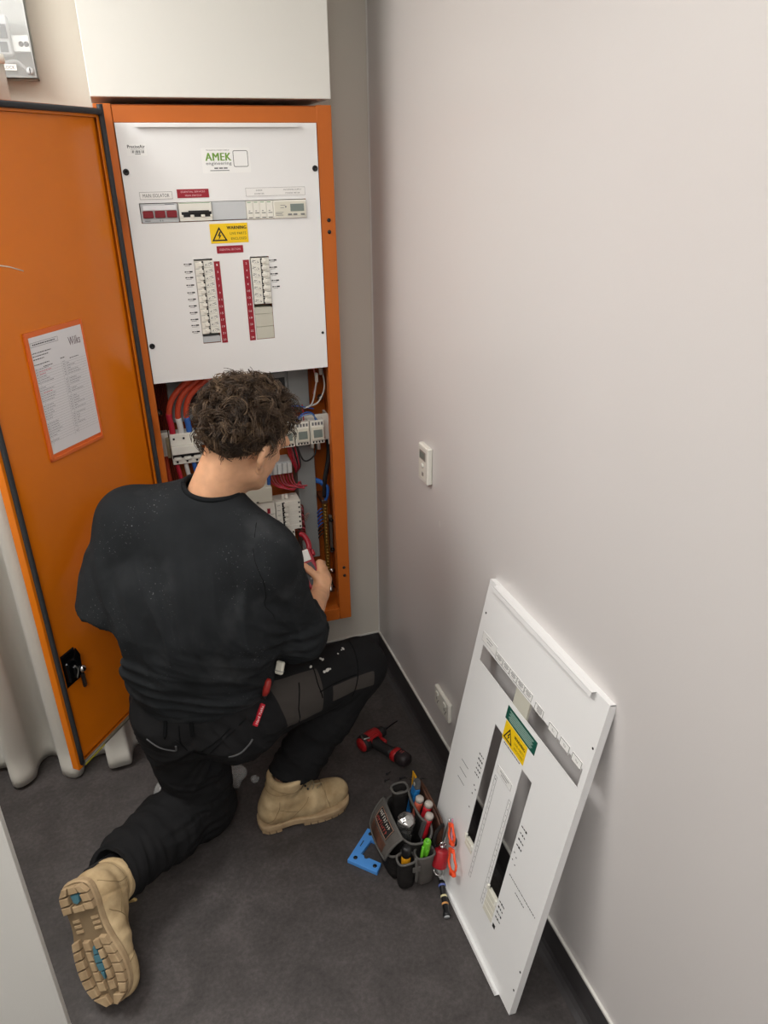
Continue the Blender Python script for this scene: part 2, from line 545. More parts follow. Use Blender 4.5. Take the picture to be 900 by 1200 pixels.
label_plate('label_plate', -222, -139, 153, 172, M_LABW, [('MAIN ISOLATOR', 0, 0, 66, 8.5)], M_INK, border=True)
label_plate('label_plate', -127, -45, 155, 176, M_REDL, [('ESSENTIAL SERVICES', 0, 4.2, 62, 4.2), ('MAIN SWITCH', 0, -4.8, 42, 4.2)], mat('pink_ink', '#e8b9bd', rough=0.6))
label_plate('label_plate', 52, 216, 154, 176, M_LABW, [('SURGE', -45, 4, 17, 3.6), ('DIVERTER', -45, -4.5, 26, 3.6), ('INCOMING SUPPLY', 47, 4, 50, 3.6), ('POWER METER', 47, -4.5, 40, 3.6)], M_INKG, border=True)
label_plate('label_plate', -40, 32, 13, 32, M_REDL, [('ESSENTIAL SECTION', 0, 0, 56, 5)], mat('pink_ink', '#e8b9bd'))

def hazard(mb, Z, cx, cz, s, mi=1):
    """black warning triangle outline with a lightning bolt, side s (m)"""
    o = [(-s / 2, -s * .433), (s / 2, -s * .433), (0, s * .433)]
    k = 0.70
    c = (0, -s * .433 + s * 0.2887)
    i_ = [(c[0] + (p[0] - c[0]) * k, c[1] + (p[1] - c[1]) * k) for p in o]
    V = [(p[0] + cx, p[1] + cz, 0) for p in o + i_]
    mb.add(V, [(0, 1, 4, 3), (1, 2, 5, 4), (2, 0, 3, 5)], mi, Z)
    b = [(0.02, .26), (-.13, -.02), (-.02, .0), (-.09, -.26), (.13, .06), (.015, .04), (.10, .26)]
    V = [(p[0] * s + cx, (p[1] - .12) * s + cz, 0) for p in b]
    mb.add(V, [(0, 1, 2, 5, 6), (2, 3, 4, 5)], mi, Z)
label_plate('warning_label', -53, 49, 39, 89, M_YEL, [('WARNING', 21, 14, 52, 8.5), ('LIVE PARTS', 24, -1, 44, 6.5), ('ENCLOSED', 25, -14, 42, 6.5)], M_INK,
            extra=lambda mb, Z: hazard(mb, Z, -.0265, -.001, .042))

# company sticker (the code square stays an empty rounded frame)
def sticker(mb, Z):
    mb.text('AMEK', .066, .0185, 2, Z @ Matrix.Translation((-.020, .009, 0)), bold=0.05)
    mb.text('engineering', .066, .0095, 3, Z @ Matrix.Translation((-.020, -.0075, 0)), bold=.02)
    mb.text('THIS BOARD WAS MANUFACTURED BY', .060, .0026, 1, Z @ Matrix.Translation((-.020, .0245, 0)))
    for tx, tw, tz in ((-.028, .010, -.018), (-.0155, .010, -.018), (-.0035, .010, -.018)):
        mb.rect(tx - tw / 2, tx + tw / 2, tz - .0013, tz + .0013, 1, Z)
    mb.rect(-.044, .006, -.0245, -.0226, 3, Z)
    # rounded frame
    def rr(w, h, r):
        P = []
        for cx, cy, a0 in ((w - r, h - r, 0), (-w + r, h - r, 90), (-w + r, -h + r, 180), (w - r, -h + r, 270)):
            for a in (0, 30, 60, 90):
                P.append((cx + r * math.cos(math.radians(a0 + a)), cy + r * math.sin(math.radians(a0 + a))))
        return P
    A, B = rr(.0195, .0195, .004), rr(.0182, .0182, .003)
    n = len(A)
    mb.add([(p[0] + .038, p[1] + .004, 0) for p in A + B], [(i, (i + 1) % n, n + (i + 1) % n, n + i) for i in range(n)], 1, Z)
label_plate('maker_sticker', -54, 72, 213, 272, mat('sticker_white', '#eeeeec', rough=0.4), [], [M_INK, M_LOGO, M_INKG], t=0.0004, extra=sticker)
def asset(mb, Z):
    mb.text('PreciseAir', .042, .0075, 1, Z @ Matrix.Translation((0, .0075, 0)), bold=.03)
    mb.rect(-.014, .019, .0005, .0014, 2, Z)
    rs = random.Random(3)
    x = -.013
    while x < .019:
        w = rs.choice((.0006, .001, .0018))
        mb.rect(x, x + w, -.0075, -.0015, 1, Z)
        x += w + rs.choice((.0008, .0012, .002))
    mb.rect(-.005, .009, -.0105, -.0092, 1, Z)
label_plate('asset_sticker', -237, -189, 256, 283, mat('sticker_white', '#eeeeec'), [], [M_INK, M_INKG], t=0.0004, extra=asset)

# number strips
for (x0, x1, first) in ((-52, -36, 1), (28, 45, 2)):
    L = []
    for i in range(12):
        L.append((str(first + 2 * i), 0, 111.5 - 18.6 * i * 1.0 - 9.3, 8 if first + 2 * i > 9 else 3.5, 5.5))
    label_plate('number_strip', x0, x1, -230, -7, M_REDL, L, mat('strip_ink', '#e9d9d9', rough=0.6))
# small circuit tags beside the breakers: black bar of print with fine lettering under it
tagm = MB()
tagm.box((-.0115, -.004, 0), (.0115, .005, .0006), 0)
tagm.rect(.002, .0105, .0005, .0042, 1, z=.0008); tagm.rect(-.0105, -.0062, .001, .0040, 1, z=.0008); tagm.rect(-.0055, .0012, .0012, .0036, 2, z=.0008)
tagm.rect(-.0085, .006, -.0025, -.0014, 2, z=.0008)
tm = tagm.mesh('circuit_tag', [M_LABW, M_INK, M_INKG])
for i, z in enumerate((-13, -33, -48, -68, -88, -106, -124, -142, -161, -177, -195)):
    child_at('circuit_tag', tm, esc, PM(-122, z))
for x, z in ((112, -14), (112, -33), (113, -51), (115, -69), (116, -86)):
    child_at('circuit_tag', tm, esc, PM(x, z))

# -- devices seen through the cut-outs (parts of the board)
def device(name, x0, x1, z0, z1, m=M_WPLAS, front=0.006, ch=0.001, back=-.13):
    """block whose front stands proud of the escutcheon by front metres"""
    return MB().box((PXC + x0 / 1000, CY - front, PZC + z0 / 1000), (PXC + x1 / 1000, back, PZC + z1 / 1000), ch=ch).build(name, m, cab)
def on(dev, name, x0, x1, z0, z1, y0, y1, m, ch=0.0):
    return MB().box((PXC + x0 / 1000, CY - y1, PZC + z0 / 1000), (PXC + x1 / 1000, CY - y0, PZC + z1 / 1000), ch=ch).build(name, m, dev)
mi_ = device('main_isolator', -224, -130, 97, 143, M_GPLAS, 0.005)
on(mi_, 'window', -218, -134, 127, 139, .005, .0075, mat('frosted_cover', '#e2e4e6', rough=0.25), .0008)
for i in range(3):
    x = -220 + i * 30
    on(mi_, 'toggle', x, x + 26, 109, 126, .005, .012, M_REDTOG, .0015)
for x, z, w, h in ((-210, 102, 14, 2), (-178, 102, 2, 4), (-172, 102, 2, 4), (-150, 141, 24, 1.2)):
    MB().rect(-w / 2000, w / 2000, -h / 2000, h / 2000, 0, PM(x, z, .0036)).build('print', M_INKG, mi_)
ms = device('main_switch', -128, -42, 98, 144, M_WPLAS, 0.005)
on(ms, 'toggle_slot', -122, -44, 108, 121, .005, .0056, M_BLACK)
on(ms, 'toggle_bar', -104, -50, 117, 124, .005, .013, M_BLACK, .001)
for x in (-124, -100, -72, -48):
    on(ms, 'toggle', x, x + (10 if x > -120 and x < -50 else 6), 107, 114, .005, .0105, M_WPLAS, .001)
on(ms, 'brand_stripe', -126, -46, 142, 143.2, .005, .0054, mat('green_stripe', '#4f8f56', rough=0.5))
bl = device('blank_plate', -41, 50, 98, 144, mat('pale_grey_blank', '#c3c6c8', rough=0.5), 0.001)
for i in range(4):
    s = device('surge_protector', 51 + i * 18.2, 51 + i * 18.2 + 17.6, 97, 143, M_WPLAS, 0.005)
    on(s, 'green_mark', 53 + i * 18.2, 63 + i * 18.2, 139, 140.5, .005, .0054, mat('green_stripe', '#4f8f56'))
    on(s, 'indicator', 56 + i * 18.2, 60 + i * 18.2, 117, 119, .005, .0054, M_INKG)
    on(s, 'print', 55 + i * 18.2, 66 + i * 18.2, 112, 113.6, .005, .0054, M_INK)
    on(s, 'print', 55 + i * 18.2, 66 + i * 18.2, 100, 101.8, .005, .0054, M_INK)
pm = device('power_meter', 124, 216, 97, 143, M_WPLAS, 0.006)
on(pm, 'fascia', 127, 213, 101, 139, .006, .0068, M_WPLAS2)
on(pm, 'display', 171, 209, 114, 133, .0068, .0076, M_LCD, .0004)
for x in (163, 178, 199):
    on(pm, 'button', x, x + 11, 104, 108.5, .0068, .009, mat('grey_button', '#7d7f7e'), .0005)
mb = MB()
for x, z, w in ((150, 130, 14), (148, 124, 10), (140, 112, 22), (138, 108.5, 18), (140, 105, 20)):
    MB().rect(-w / 2000, w / 2000, -.0006, .0006, 0, PM(x, z, .0056)).build('print', M_INKG, pm)
MB().rect(-.002, .002, -.002, .002, 0, PM(158, 126, .0056)).build('print', M_INKG, pm)

# circuit breakers: modules lying on their side in the two vertical cut-outs
def breaker_meshes(flip):
    s = -1 if flip else 1
    b = MB()
    b.box((-.0245, -.0088, -.1), (.0245, .0088, .002), 0, ch=.0008)
    b.box((-.0245 if s > 0 else .006, -.0088, .002), (-.006 if s > 0 else .0245, .0088, .0045), 0)
    rs = random.Random(11)
    for k in range(16):
        w, h = rs.uniform(.0008, .004), rs.uniform(.0006, .0016)
        x, y = rs.uniform(.003, .02) * s, rs.uniform(-.0065, .006)
        b.rect(min(x, x + w * s), max(x, x + w * s), y, y + h, 1, z=.0022)
    b.rect(-.023 * s if s > 0 else .012, -.012 if s > 0 else .023, .0062, .0072, 1, z=.0047)
    return (b.mesh('circuit_breaker', [M_WPLAS, M_INKG]),
            MB().box((-.008 if s > 0 else .001, -.0082, .002), (-.001 if s > 0 else .008, .0082, .0032)).mesh('toggle_slot', M_BLACK),
            MB().box((-.016 if s > 0 else .003, -.0045, .004), (-.003 if s > 0 else .016, .004, .011), ch=.001).mesh('toggle', M_WPLAS))
for flip, xc, n in ((False, -79.5, 11), (True, 75, 7)):
    bm_, sm_, tm_ = breaker_meshes(flip)
    for i in range(n):
        X = PM(xc, -9.5 - 3 - i * 17.9 if not flip else -12.5 - i * 17.9)
        q = child_at('circuit_breaker', bm_, cab, X)
        child_at('toggle_slot', sm_, q, X)
        child_at('toggle', tm_, q, X)
device('blank_plate', -104, -56, -226, -209, M_GPLAS, 0.001)
mb = MB()
for k, (za, zb) in enumerate(((-139, -157), (-157.5, -193), (-193.5, -228))):
    mbk = MB().box((PXC + .049, CY - .0015, PZC + zb / 1000 + .0004), (PXC + .100, -.2, PZC + za / 1000), ch=.0006)
    mbk.build('blank_plate', mat('beige_blank', '#c4c2b4', rough=0.5), cab)

# -- inside the lower half
gear = cab
def cbox(name, lo, hi, m, ch=0.0, bevel=0.0, parent=None):
    return MB().box(lo, hi, ch=ch).build(name, m, parent or cab, bevel=bevel)
cbox('mounting_pan', (-.735, -.030, .42), (-.232, -.025, 1.90), mat('orange_pan', '#a8551c', rough=0.5))
def duct(lo, hi):
    d = cbox('cable_duct', lo, hi, M_DUCT, ch=.002)
    return d
duct((-.702, -.095, 1.118), (-.326, -.026, 1.245))
duct((-.325, -.095, 1.118), (-.257, -.026, 1.30))
duct((-.316, -.105, .56), (-.254, -.026, .990))
duct((-.640, -.07, .62), (-.580, -.026, 1.0))
duct((-.640, -.07, .44), (-.254, -.026, .50))
# dark slots of the duct
for x0, x1, z0, z1 in ((-.642, -.560, 1.165, 1.205), (-.39, -.335, 1.185, 1.228)):
    cbox('duct_opening', (x0, -.0962, z0), (x1, -.0945, z1), M_BLACK)
def din(name, x0, x1, z, y=-.045):
    mb = MB()
    mb.box((x0, y, z - .0175), (x1, y + .001, z + .0175))
    mb.box((x0, y - .007, z + .0125), (x1, y + .001, z + .0175)); mb.box((x0, y - .007, z - .0175), (x1, y + .001, z - .0125))
    return mb.build(name, M_STEEL, cab)
din('din_rail', -.745, -.60, 1.055, -.10)
cbox('rail_bracket', (-.745, -.13, 1.022), (-.720, -.10, 1.100), M_WPLAS, .002)
cbox('rail_end_stop', (-.7295, -.147, 1.022), (-.7195, -.10, 1.085), mat('brass_dull', '#a39a7c', metal=0.6, rough=0.4), .001)
# main breaker
mbk = new_empty('main_breaker', (0, 0, 0), None, cab)
WM[mbk.name] = WM[cab.name] @ Matrix.Identity(4)
def B(name, lo, hi, m, ch=.0012): return MB().box(lo, hi, ch=ch).build(name, m, mbk)
B('housing', (-.717, -.15, .998), (-.627, -.10, 1.098), M_WPLAS, .002)
B('nose', (-.717, -.165, 1.035), (-.627, -.15, 1.062), M_WPLAS, .002)
B('toggle_slot', (-.715, -.1515, 1.020), (-.629, -.149, 1.036), M_BLACK, 0)
for i in range(3):
    x = -.712 + i * .030
    B('toggle', (x, -.163, 1.016), (x + .022, -.150, 1.024), M_WPLAS)
    B('terminal_screw', (x + .004, -.1512, 1.080), (x + .010, -.150, 1.086), M_BLACK, 0)
    B('terminal_screw', (x + .006, -.1512, 1.004), (x + .012, -.150, 1.010), M_BLACK, 0)
def wire(name, pts, r, m, n=7, seg=8, parent=None):
    return MB().tube(smooth_path(pts, seg), r, n).build(name, m, parent or cab)
for i, (x, mm, xt) in enumerate(((-.705, M_CABLER, -.640), (-.679, M_CABLEW, -.612), (-.654, M_CABLEB, -.582))):
    xm = x - .001
    path = [(x, -.135, 1.085), (xm, -.140, 1.12), (xm - .002, -.145, 1.165), (xm + .016, -.15, 1.215), (xt, -.15, 1.262), (xt + .05, -.14, 1.285), (xt + .12, -.12, 1.30)]
    sp = smooth_path(path, 8)
    MB().tube(sp[7:], .0088, 10).build('main_cable', M_CABLEO, cab)
    MB().tube(sp[:(17 if i == 0 else 14)], .0096, 10).build('cable_sleeve', mm, cab)
    wire('breaker_tail', [(x, -.13, 1.0), (x + .004, -.13, .96), (x + .012, -.12, .90), (x + .02, -.1, .80)], .007, (M_CABLER, M_CABLEW, M_CABLEB)[i])
wire('breaker_tail', [(-.735, -.11, 1.02), (-.736, -.11, .96), (-.728, -.10, .84)], .009, M_CABLEO)
for k in range(7):
    x = -.738 + k * .006
    wire('control_wire', [(x, -.05 - .004 * (k % 3), 1.27), (x + .004, -.06, 1.15), (x - .002, -.055, 1.0), (x + .003, -.05, .7)], .0022, mat('dark_red_wire', '#6a2118', rough=0.5), 5, 5)
wire('control_wire', [(-.640, -.15, 1.09), (-.630, -.155, 1.13), (-.612, -.155, 1.115), (-.606, -.15, 1.06), (-.605, -.12, 1.0)], .0018, mat('pale_blue_wire', '#6f97c8', rough=0.5), 5)
for k in range(3):
    wire('control_wire', [(-.612 + k * .004, -.14, 1.12 - k * .01), (-.604 + k * .003, -.15, 1.08), (-.606, -.14, 1.03)], .002, [M_CABLER, M_CABLEB, mat('pink_wire', '#d48a8f')][k], 5)
# meter block on its plate
cbox('device_plate', (-.345, -.125, 1.010), (-.205, -.118, 1.100), M_WPLAS, .001)
cbox('plate_bracket', (-.207, -.125, .992), (-.200, -.06, 1.094), M_WPLAS, .001)
for i in range(3):
    x0 = -.376 + i * .050
    t = MB().box((x0, -.165, 1.014), (x0 + .047, -.12, 1.094), ch=.0015).build('relay_module', M_WPLAS, cab)
    MB().box((x0 + .003, -.172, 1.028), (x0 + .044, -.165, 1.072), ch=.0015).build('module_nose', M_WPLAS2, t)
    MB().box((x0 + .009, -.1735, 1.038), (x0 + .038, -.172, 1.064)).build('display', M_LCD, t)
    for k in range(4):
        MB().box((x0 + .006 + k * .010, -.1662, 1.078), (x0 + .012 + k * .010, -.165, 1.088)).build('terminal', M_INKG, t)
        MB().box((x0 + .006 + k * .010, -.1662, 1.018), (x0 + .011 + k * .010, -.165, 1.024)).build('terminal', M_BLACK, t)
for pts, m in (([(-.318, -.16, 1.094), (-.31, -.17, 1.115), (-.285, -.165, 1.125), (-.262, -.16, 1.115), (-.256, -.16, 1.094)], M_CABLEB),
               ([(-.325, -.16, 1.094), (-.30, -.175, 1.118), (-.27, -.17, 1.118), (-.250, -.16, 1.094)], mat('pale_blue_wire', '#6f97c8')),
               ([(-.36, -.15, 1.09), (-.36, -.15, 1.13), (-.32, -.13, 1.14), (-.25, -.12, 1.12)], M_CABLEB)):
    wire('control_wire', pts, .0022, m, 5)
for k in range(5):
    wire('control_wire', [(-.325 + k * .008, -.15, 1.09), (-.322 + k * .008, -.14, 1.115), (-.318 + k * .008, -.11, 1.135)], .002, [M_CABLER, M_CABLER, mat('dark_red_wire', '#6a2118'), M_CABLEK, M_CABLER][k], 5)
wire('control_wire', [(-.236, -.14, 1.24), (-.244, -.14, 1.20), (-.258, -.13, 1.14), (-.285, -.12, 1.125)], .0028, M_CABLEW, 6)
wire('control_wire', [(-.216, -.12, 1.255), (-.212, -.125, 1.19), (-.235, -.13, 1.145), (-.262, -.12, 1.130)], .0028, M_CABLEW, 6)
wire('control_wire', [(-.250, -.13, 1.28), (-.242, -.14, 1.22), (-.248, -.12, 1.17)], .003, mat('pink_wire', '#d48a8f'), 6)
cbox('wire_connector', (-.246, -.15, 1.215), (-.237, -.14, 1.245), M_WPLAS, .001)
cbox('wire_connector', (-.229, -.14, 1.235), (-.221, -.13, 1.26), M_WPLAS, .001)
wash = MB().lathe([(.011, 0), (.011, .002), (.005, .003), (.005, .008), (.001, .008)], 12).mesh('pan_bolt', M_STEEL)
child_at('pan_bolt', wash, cab, FX(-.212, 1.138, -.06))
child_at('pan_bolt', wash, cab, FX(-.735, 1.145, -.06))
# terminal row and red looms
t = MB().box((-.424, -.13, .909), (-.339, -.06, .952), ch=.002).build('terminal_strip', M_GPLAS, cab)
for k in range(5):
    x = -.422 + k * .0168
    MB().box((x, -.137, .912), (x + .0150, -.13, .949), ch=.002).build('terminal_block', mat('clear_white_plastic', '#cfd2d0', rough=0.3), t)
for k in range(9):
    z0 = .9 - k * .0015
    x = -.422 + k * .010
    wire('control_wire', [(x, -.12, .912), (x + .012, -.13, .882 - .002 * k), (x + .05, -.135, .858 - .003 * (k % 4)), (-.318, -.12, .852 + .004 * (k % 4)), (-.30, -.09, .86)], .0024, mat('rose_wire', '#b04a55', rough=0.5) if k % 3 else M_CABLER, 5)
for k in range(6):
    wire('control_wire', [(-.352 + k * .006, -.13, 1.012), (-.345 + k * .006, -.14, .975), (-.330 + k * .004, -.13, .93), (-.322, -.11, .90)], .0022, [M_CABLER, M_CABLER, mat('rose_wire', '#b04a55'), M_CABLEK, M_CABLER, M_CABLEK][k], 5)
wire('control_wire', [(-.32, -.13, 1.01), (-.30, -.15, .955), (-.262, -.14, .965), (-.248, -.12, 1.0)], .003, M_CABLEK, 6)
wire('control_wire', [(-.425, -.15, .92), (-.424, -.16, .96), (-.43, -.16, 1.0)], .0055, M_CABLEB, 8)
wire('control_wire', [(-.424, -.15, .885), (-.424, -.16, .92), (-.423, -.15, .95)], .006, M_CABLEB, 8)
cbox('wire_lug', (-.273, -.145, .992), (-.262, -.135, 1.016), M_STEEL, .001)
cbox('wire_lug', (-.252, -.145, .985), (-.240, -.135, 1.008), M_STEEL, .001)
# distribution block with white covers
t = MB().box((-.525, -.175, .835), (-.419, -.10, .888), ch=.003).build('chassis_cover', M_WPLAS2, cab)
MB().box((-.474, -.1765, .838), (-.466, -.175, .842)).build('cover_catch', M_INK, t)
t = MB().box((-.523, -.168, .60), (-.412, -.10, .834), ch=.003).build('chassis_cover', M_WPLAS, cab)
for k in range(5):
    z = .800 - k * .026
    for (x0, x1, col) in ((-.440, -.430, (M_REDL, M_CABLEB, M_CABLEO, M_CABLEB, M_REDL)[k]), (-.502, -.493, (M_REDL, M_CABLEW, M_CABLEB, M_REDL, M_CABLEB)[k])):
        MB().box((x0, -.1695, z - .009), (x1, -.168, z + .009)).build('phase_mark', col, t)
    MB().box((-.515, -.1686, z - .0135), (-.415, -.168, z - .0125)).build('cover_seam', M_INKG, t)
for k in range(11):
    z = .815 - k * .0178
    x0, x1 = -.410, -.326
    if k > 5: x1 = -.352
    q = MB().box((x0, -.168, z - .0087), (x1, -.10, z + .0087), ch=.0008).build('circuit_breaker', M_WPLAS, cab)
    MB().box((-.389, -.1695, z - .0080), (-.380, -.168, z + .0080)).build('toggle_slot', M_BLACK, q)
    MB().box((-.384, -.179, z - .0045), (-.371, -.168, z + .0045), ch=.001).build('toggle', M_WPLAS, q)
    MB().box((x1 - .008, -.1688, z - .003), (x1 - .003, -.1678, z + .003)).build('terminal', M_BLACK, q)
    MB().box((-.406, -.1686, z - .002), (-.396, -.168, z - .001)).build('print', M_INKG, q)
for x in (-.384, -.372):
    cbox('terminal_post', (x, -.15, .826), (x + .008, -.14, .842), M_WPLAS, .001)
for k in range(9):
    z = .80 - k * .012
    wire('control_wire', [(-.327 if k < 6 else -.352, -.15, z), (-.318, -.16, z - .004), (-.313, -.14, z - .03), (-.318, -.12, z - .06)], .0024, mat('rose_wire', '#b04a55') if k % 2 else mat('dark_red_wire', '#6a2118'), 5)
for k in range(5):
    wire('bare_strand', [(-.318 + .003 * k, -.12, .735), (-.310 + .004 * k, -.125, .733 + .004 * k), (-.300 + .003 * k, -.125, .722 + .006 * k)], .0011, mat('copper_strand', '#c9a08c', metal=.6, rough=.4), 4)
# neutral and earth bars on the right
t = MB().box((-.236, -.115, .465), (-.220, -.10, .772), ch=.001).build('neutral_bar', M_BRASS, cab)
bs = MB().lathe([(.0036, 0), (.0036, .003), (.001, .003)], 8).mesh('bar_screw', M_BRASS)
for k in range(24):
    child_at('bar_screw', bs, t, FX(-.228, .762 - k * .0125, -.115))
cbox('bar_standoff', (-.240, -.12, .772), (-.218, -.03, .786), M_STEEL, .002)
cbox('bar_standoff', (-.240, -.12, .452), (-.218, -.03, .465), M_STEEL, .002)
for k in range(8):
    z = .75 - k * .014
    wire('neutral_wire', [(-.237, -.108, z), (-.248, -.12, z + .004), (-.256, -.10, z - .02), (-.258, -.06, z - .05)], .0025, M_CABLEB if k < 5 else M_CABLEK, 5)
wire('neutral_wire', [(-.256, -.09, .86), (-.236, -.12, .855), (-.219, -.125, .835), (-.221, -.12, .80), (-.228, -.11, .775)], .0062, M_CABLEB, 8)
wire('neutral_wire', [(-.256, -.09, .85), (-.240, -.11, .85), (-.226, -.115, .83), (-.224, -.11, .79)], .0055, M_CABLEB, 8)
wire('supply_cable', [(-.204, -.11, 1.06), (-.208, -.12, .95), (-.226, -.125, .87), (-.231, -.12, .80)], .008, M_CABLEK, 9)
t = MB().box((-.206, -.075, .55), (-.196, -.06, .70), ch=.001).build('earth_bar', mat('grey_steel_bar', '#83857f', metal=.6, rough=.45), cab)
for z in (.685, .565):
    child_at('bar_screw', MB().lathe([(.008, 0), (.008, .006), (.004, .012), (.001, .012)], 8).mesh('bar_screw', M_DSTEEL), t, FX(-.200, z, -.075))
for k in range(4):
    wire('earth_cable', [(-.228 + k * .004, -.10, .46), (-.226 + k * .004, -.11, .43), (-.215 + k * .003, -.10, .415)], .004, (M_CABLEK, M_CABLEK, mat('dark_green_wire', '#3c5a3a'), M_CABLEK)[k], 6)
child_at('cable_gland', MB().lathe([(.014, 0), (.014, .01), (.009, .012), (.009, .024), (.002, .024)], 10).mesh('cable_gland', M_STEEL), cab, Matrix.Translation((-.222, -.11, .411)))
child_at('cable_gland', MB().lathe([(.013, 0), (.013, .01), (.009, .012), (.009, .02), (.002, .02)], 10).mesh('cable_gland', M_WPLAS), cab, Matrix.Translation((-.252, -.13, .411)))
child_at('pan_bolt', wash, cab, FX(-.204, .47, -.07))

# -- the door, hinged on the left and swung open towards the room
DH, DF = Vector((-0.764, -0.274, 0)), Vector((-1.095, -0.692, 0))
dx = (DF - DH).normalized()
dn = Vector((-dx.y, dx.x, 0))           # candidate inner normal
if dn.dot(Vector((-0.779, -2.393, 0)) - DH) < 0: dn = -dn
DW = (DF - DH).length
DZ0, DZ1 = 0.358, 1.974
# door frame: local x from hinge to free edge, local z up, local y = inner face normal
door = new_empty('door', (0, 0, 0), None, cab)
DX = frame_mat((DH.x, DH.y, 0), (dx.x, dx.y, 0), (dn.x, dn.y, 0), (0, 0, 1))
WM[door.name] = DX.copy()
door.matrix_local = WM[cab.name].inverted() @ DX
door['label'] = 'orange cabinet door swung open, seen from the inside'
def dbox(name, x0, x1, y0, y1, z0, z1, m, bevel=0.0, ch=0.0):
    return MB().box((x0, y0, z0), (x1, y1, z1), ch=ch).build(name, m, door, world=False, bevel=bevel)
mb = MB()
mb.box((0, -.022, DZ0), (DW, -.020, DZ1))
mb.box((0, -.022, DZ0), (.002, 0, DZ1)); mb.box((DW - .002, -.022, DZ0), (DW, 0, DZ1))
mb.box((0, -.022, DZ0), (DW, 0, DZ0 + .002)); mb.box((0, -.022, DZ1 - .002), (DW, 0, DZ1))
mb.box((.0, -.002, DZ0), (.024, 0, DZ1)); mb.box((DW - .028, -.002, DZ0), (DW, 0, DZ1))
mb.box((.024, -.002, DZ1 - .020), (DW - .028, 0, DZ1)); mb.box((.024, -.002, DZ0), (DW - .028, 0, DZ0 + .016))
mb.box((.024, -.010, DZ0 + .016), (DW - .028, -.008, DZ1 - .020))
mb.build('door_leaf', M_ORANGE, door, world=False, bevel=0.001)
g = MB()
def gask(pts, r=.0062): return MB().tube(smooth_path(pts, 6), r, 8).build('door_seal', M_GASKET, door, world=False)
x0, x1, z0, z1 = .011, DW - .012, DZ0 + .012, DZ1 - .008
gask([(x0, .004, z0), (x0, .004, .7), (x0, .004, 1.4), (x0, .004, z1 - .03), (x0 + .006, .005, z1 - .006), (x0 + .03, .004, z1), (.25, .004, z1), (x1 - .01, .004, z1)], .0070)
gask([(x1, .004, z1), (x1, .004, 1.2), (x1, .004, .7), (x1, .004, z0 + .004)], .0066)
mb = MB()
mb.tube([(x1, .004, z0), (x1 - .2, .004, z0), (x0, .004, z0)], .0058, 8)
mb.build('door_seal', mat('old_seal', '#5d574a', rough=0.4), door, world=False)
MB().box((x1 - .085, .006, z0 - .004), (x1 - .004, .0105, z0 + .001), ch=.001).build('seal_tape', mat('yellow_green_tape', '#a39a1d', rough=0.5), door, world=False)
# document pocket with a circuit schedule
dp = MB()
X0, X1, Z0, Z1 = .199, .387, 1.206, 1.512
YP = -.008
dp.box((X0, YP, Z0), (X1, YP + .0015, Z1))
dp.box((X0, YP, Z0), (X0 + .003, YP + .006, Z1)); dp.box((X1 - .009, YP, Z0), (X1, YP + .006, Z1))
dp.box((X0, YP, Z0), (X1, YP + .006, Z0 + .008)); dp.box((X0 + .0, YP, Z1 - .012), (X1, YP + .003, Z1))
pk = dp.build('document_pocket', mat('orange_pocket', '#d9692e', rough=0.3), door, world=False, bevel=.0008)
pp = MB()
# local x of the page runs from the free side (left in view) to the hinge
PG = frame_mat(((X0 + X1) / 2 - .003, YP + .0026, (Z0 + Z1) / 2), (-1, 0, 0), (0, 0, 1), (0, 1, 0))
w, h = (X1 - X0) / 2 - .0065, (Z1 - Z0) / 2 - .012
pp.rect(-w, w, -h + .004, h, 0, PG)
Z = PG @ Matrix.Translation((0, 0, .0003))
pp.text('Wilks', .040, .020, 3, Z @ Matrix.Translation((w - .031, h - .032, 0)))
pp.frame(-w + .004, w * .05 + .0, h - .022, h - .012, .0006, 1, Z)
rs = random.Random(5)
def scrib(x, z, wd, hh, mi=1):
    while wd > 0:
        q = min(wd, rs.uniform(.0015, .006))
        pp.rect(x, x + q, z - hh / 2, z + hh / 2, mi, Z)
        x += q + .0012; wd -= q + .0012
scrib(-w + .010, h - .017, .072, .0022)
for i, (zz, wd) in enumerate(((.036, .060), (.043, .050), (.050, .035), (.062, .048))):
    scrib(-w + .004, h - zz, wd, .0019)
ztop = h - .076
for r_ in range(29):
    z = ztop - r_ * .0062
    pp.rect(-w + .002, w - .002, z - .0002, z + .0002, 2, Z)
    for cx, wd in ((-w + .004, .007), (-w + .014, rs.uniform(.01, .04)), (.004, .007), (.016, rs.uniform(.0, .045) if r_ < 26 else 0)):
        if r_ % 7 != 6 and wd > .004:
            scrib(cx, z + .003, wd, .0017, 4 if (cx < -.05 and wd > .01 and r_ in (1, 2, 9)) else 2)
for cx in (-w + .012, 0, .012):
    pp.rect(cx - .0002, cx + .0002, ztop - .18, ztop + .005, 2, Z)
scrib(-w + .03, ztop + .006, .03, .0018); scrib(.03, ztop + .006, .03, .0018); scrib(0.0, ztop + .012, .014, .002)
pp.build('circuit_schedule', [M_PAPER, M_INK, mat('light_ink', '#8f9094', rough=.7), mat('logo_ink', '#55323f', rough=.7), mat('red_pen', '#c2566b', rough=.7)], pk, world=False)
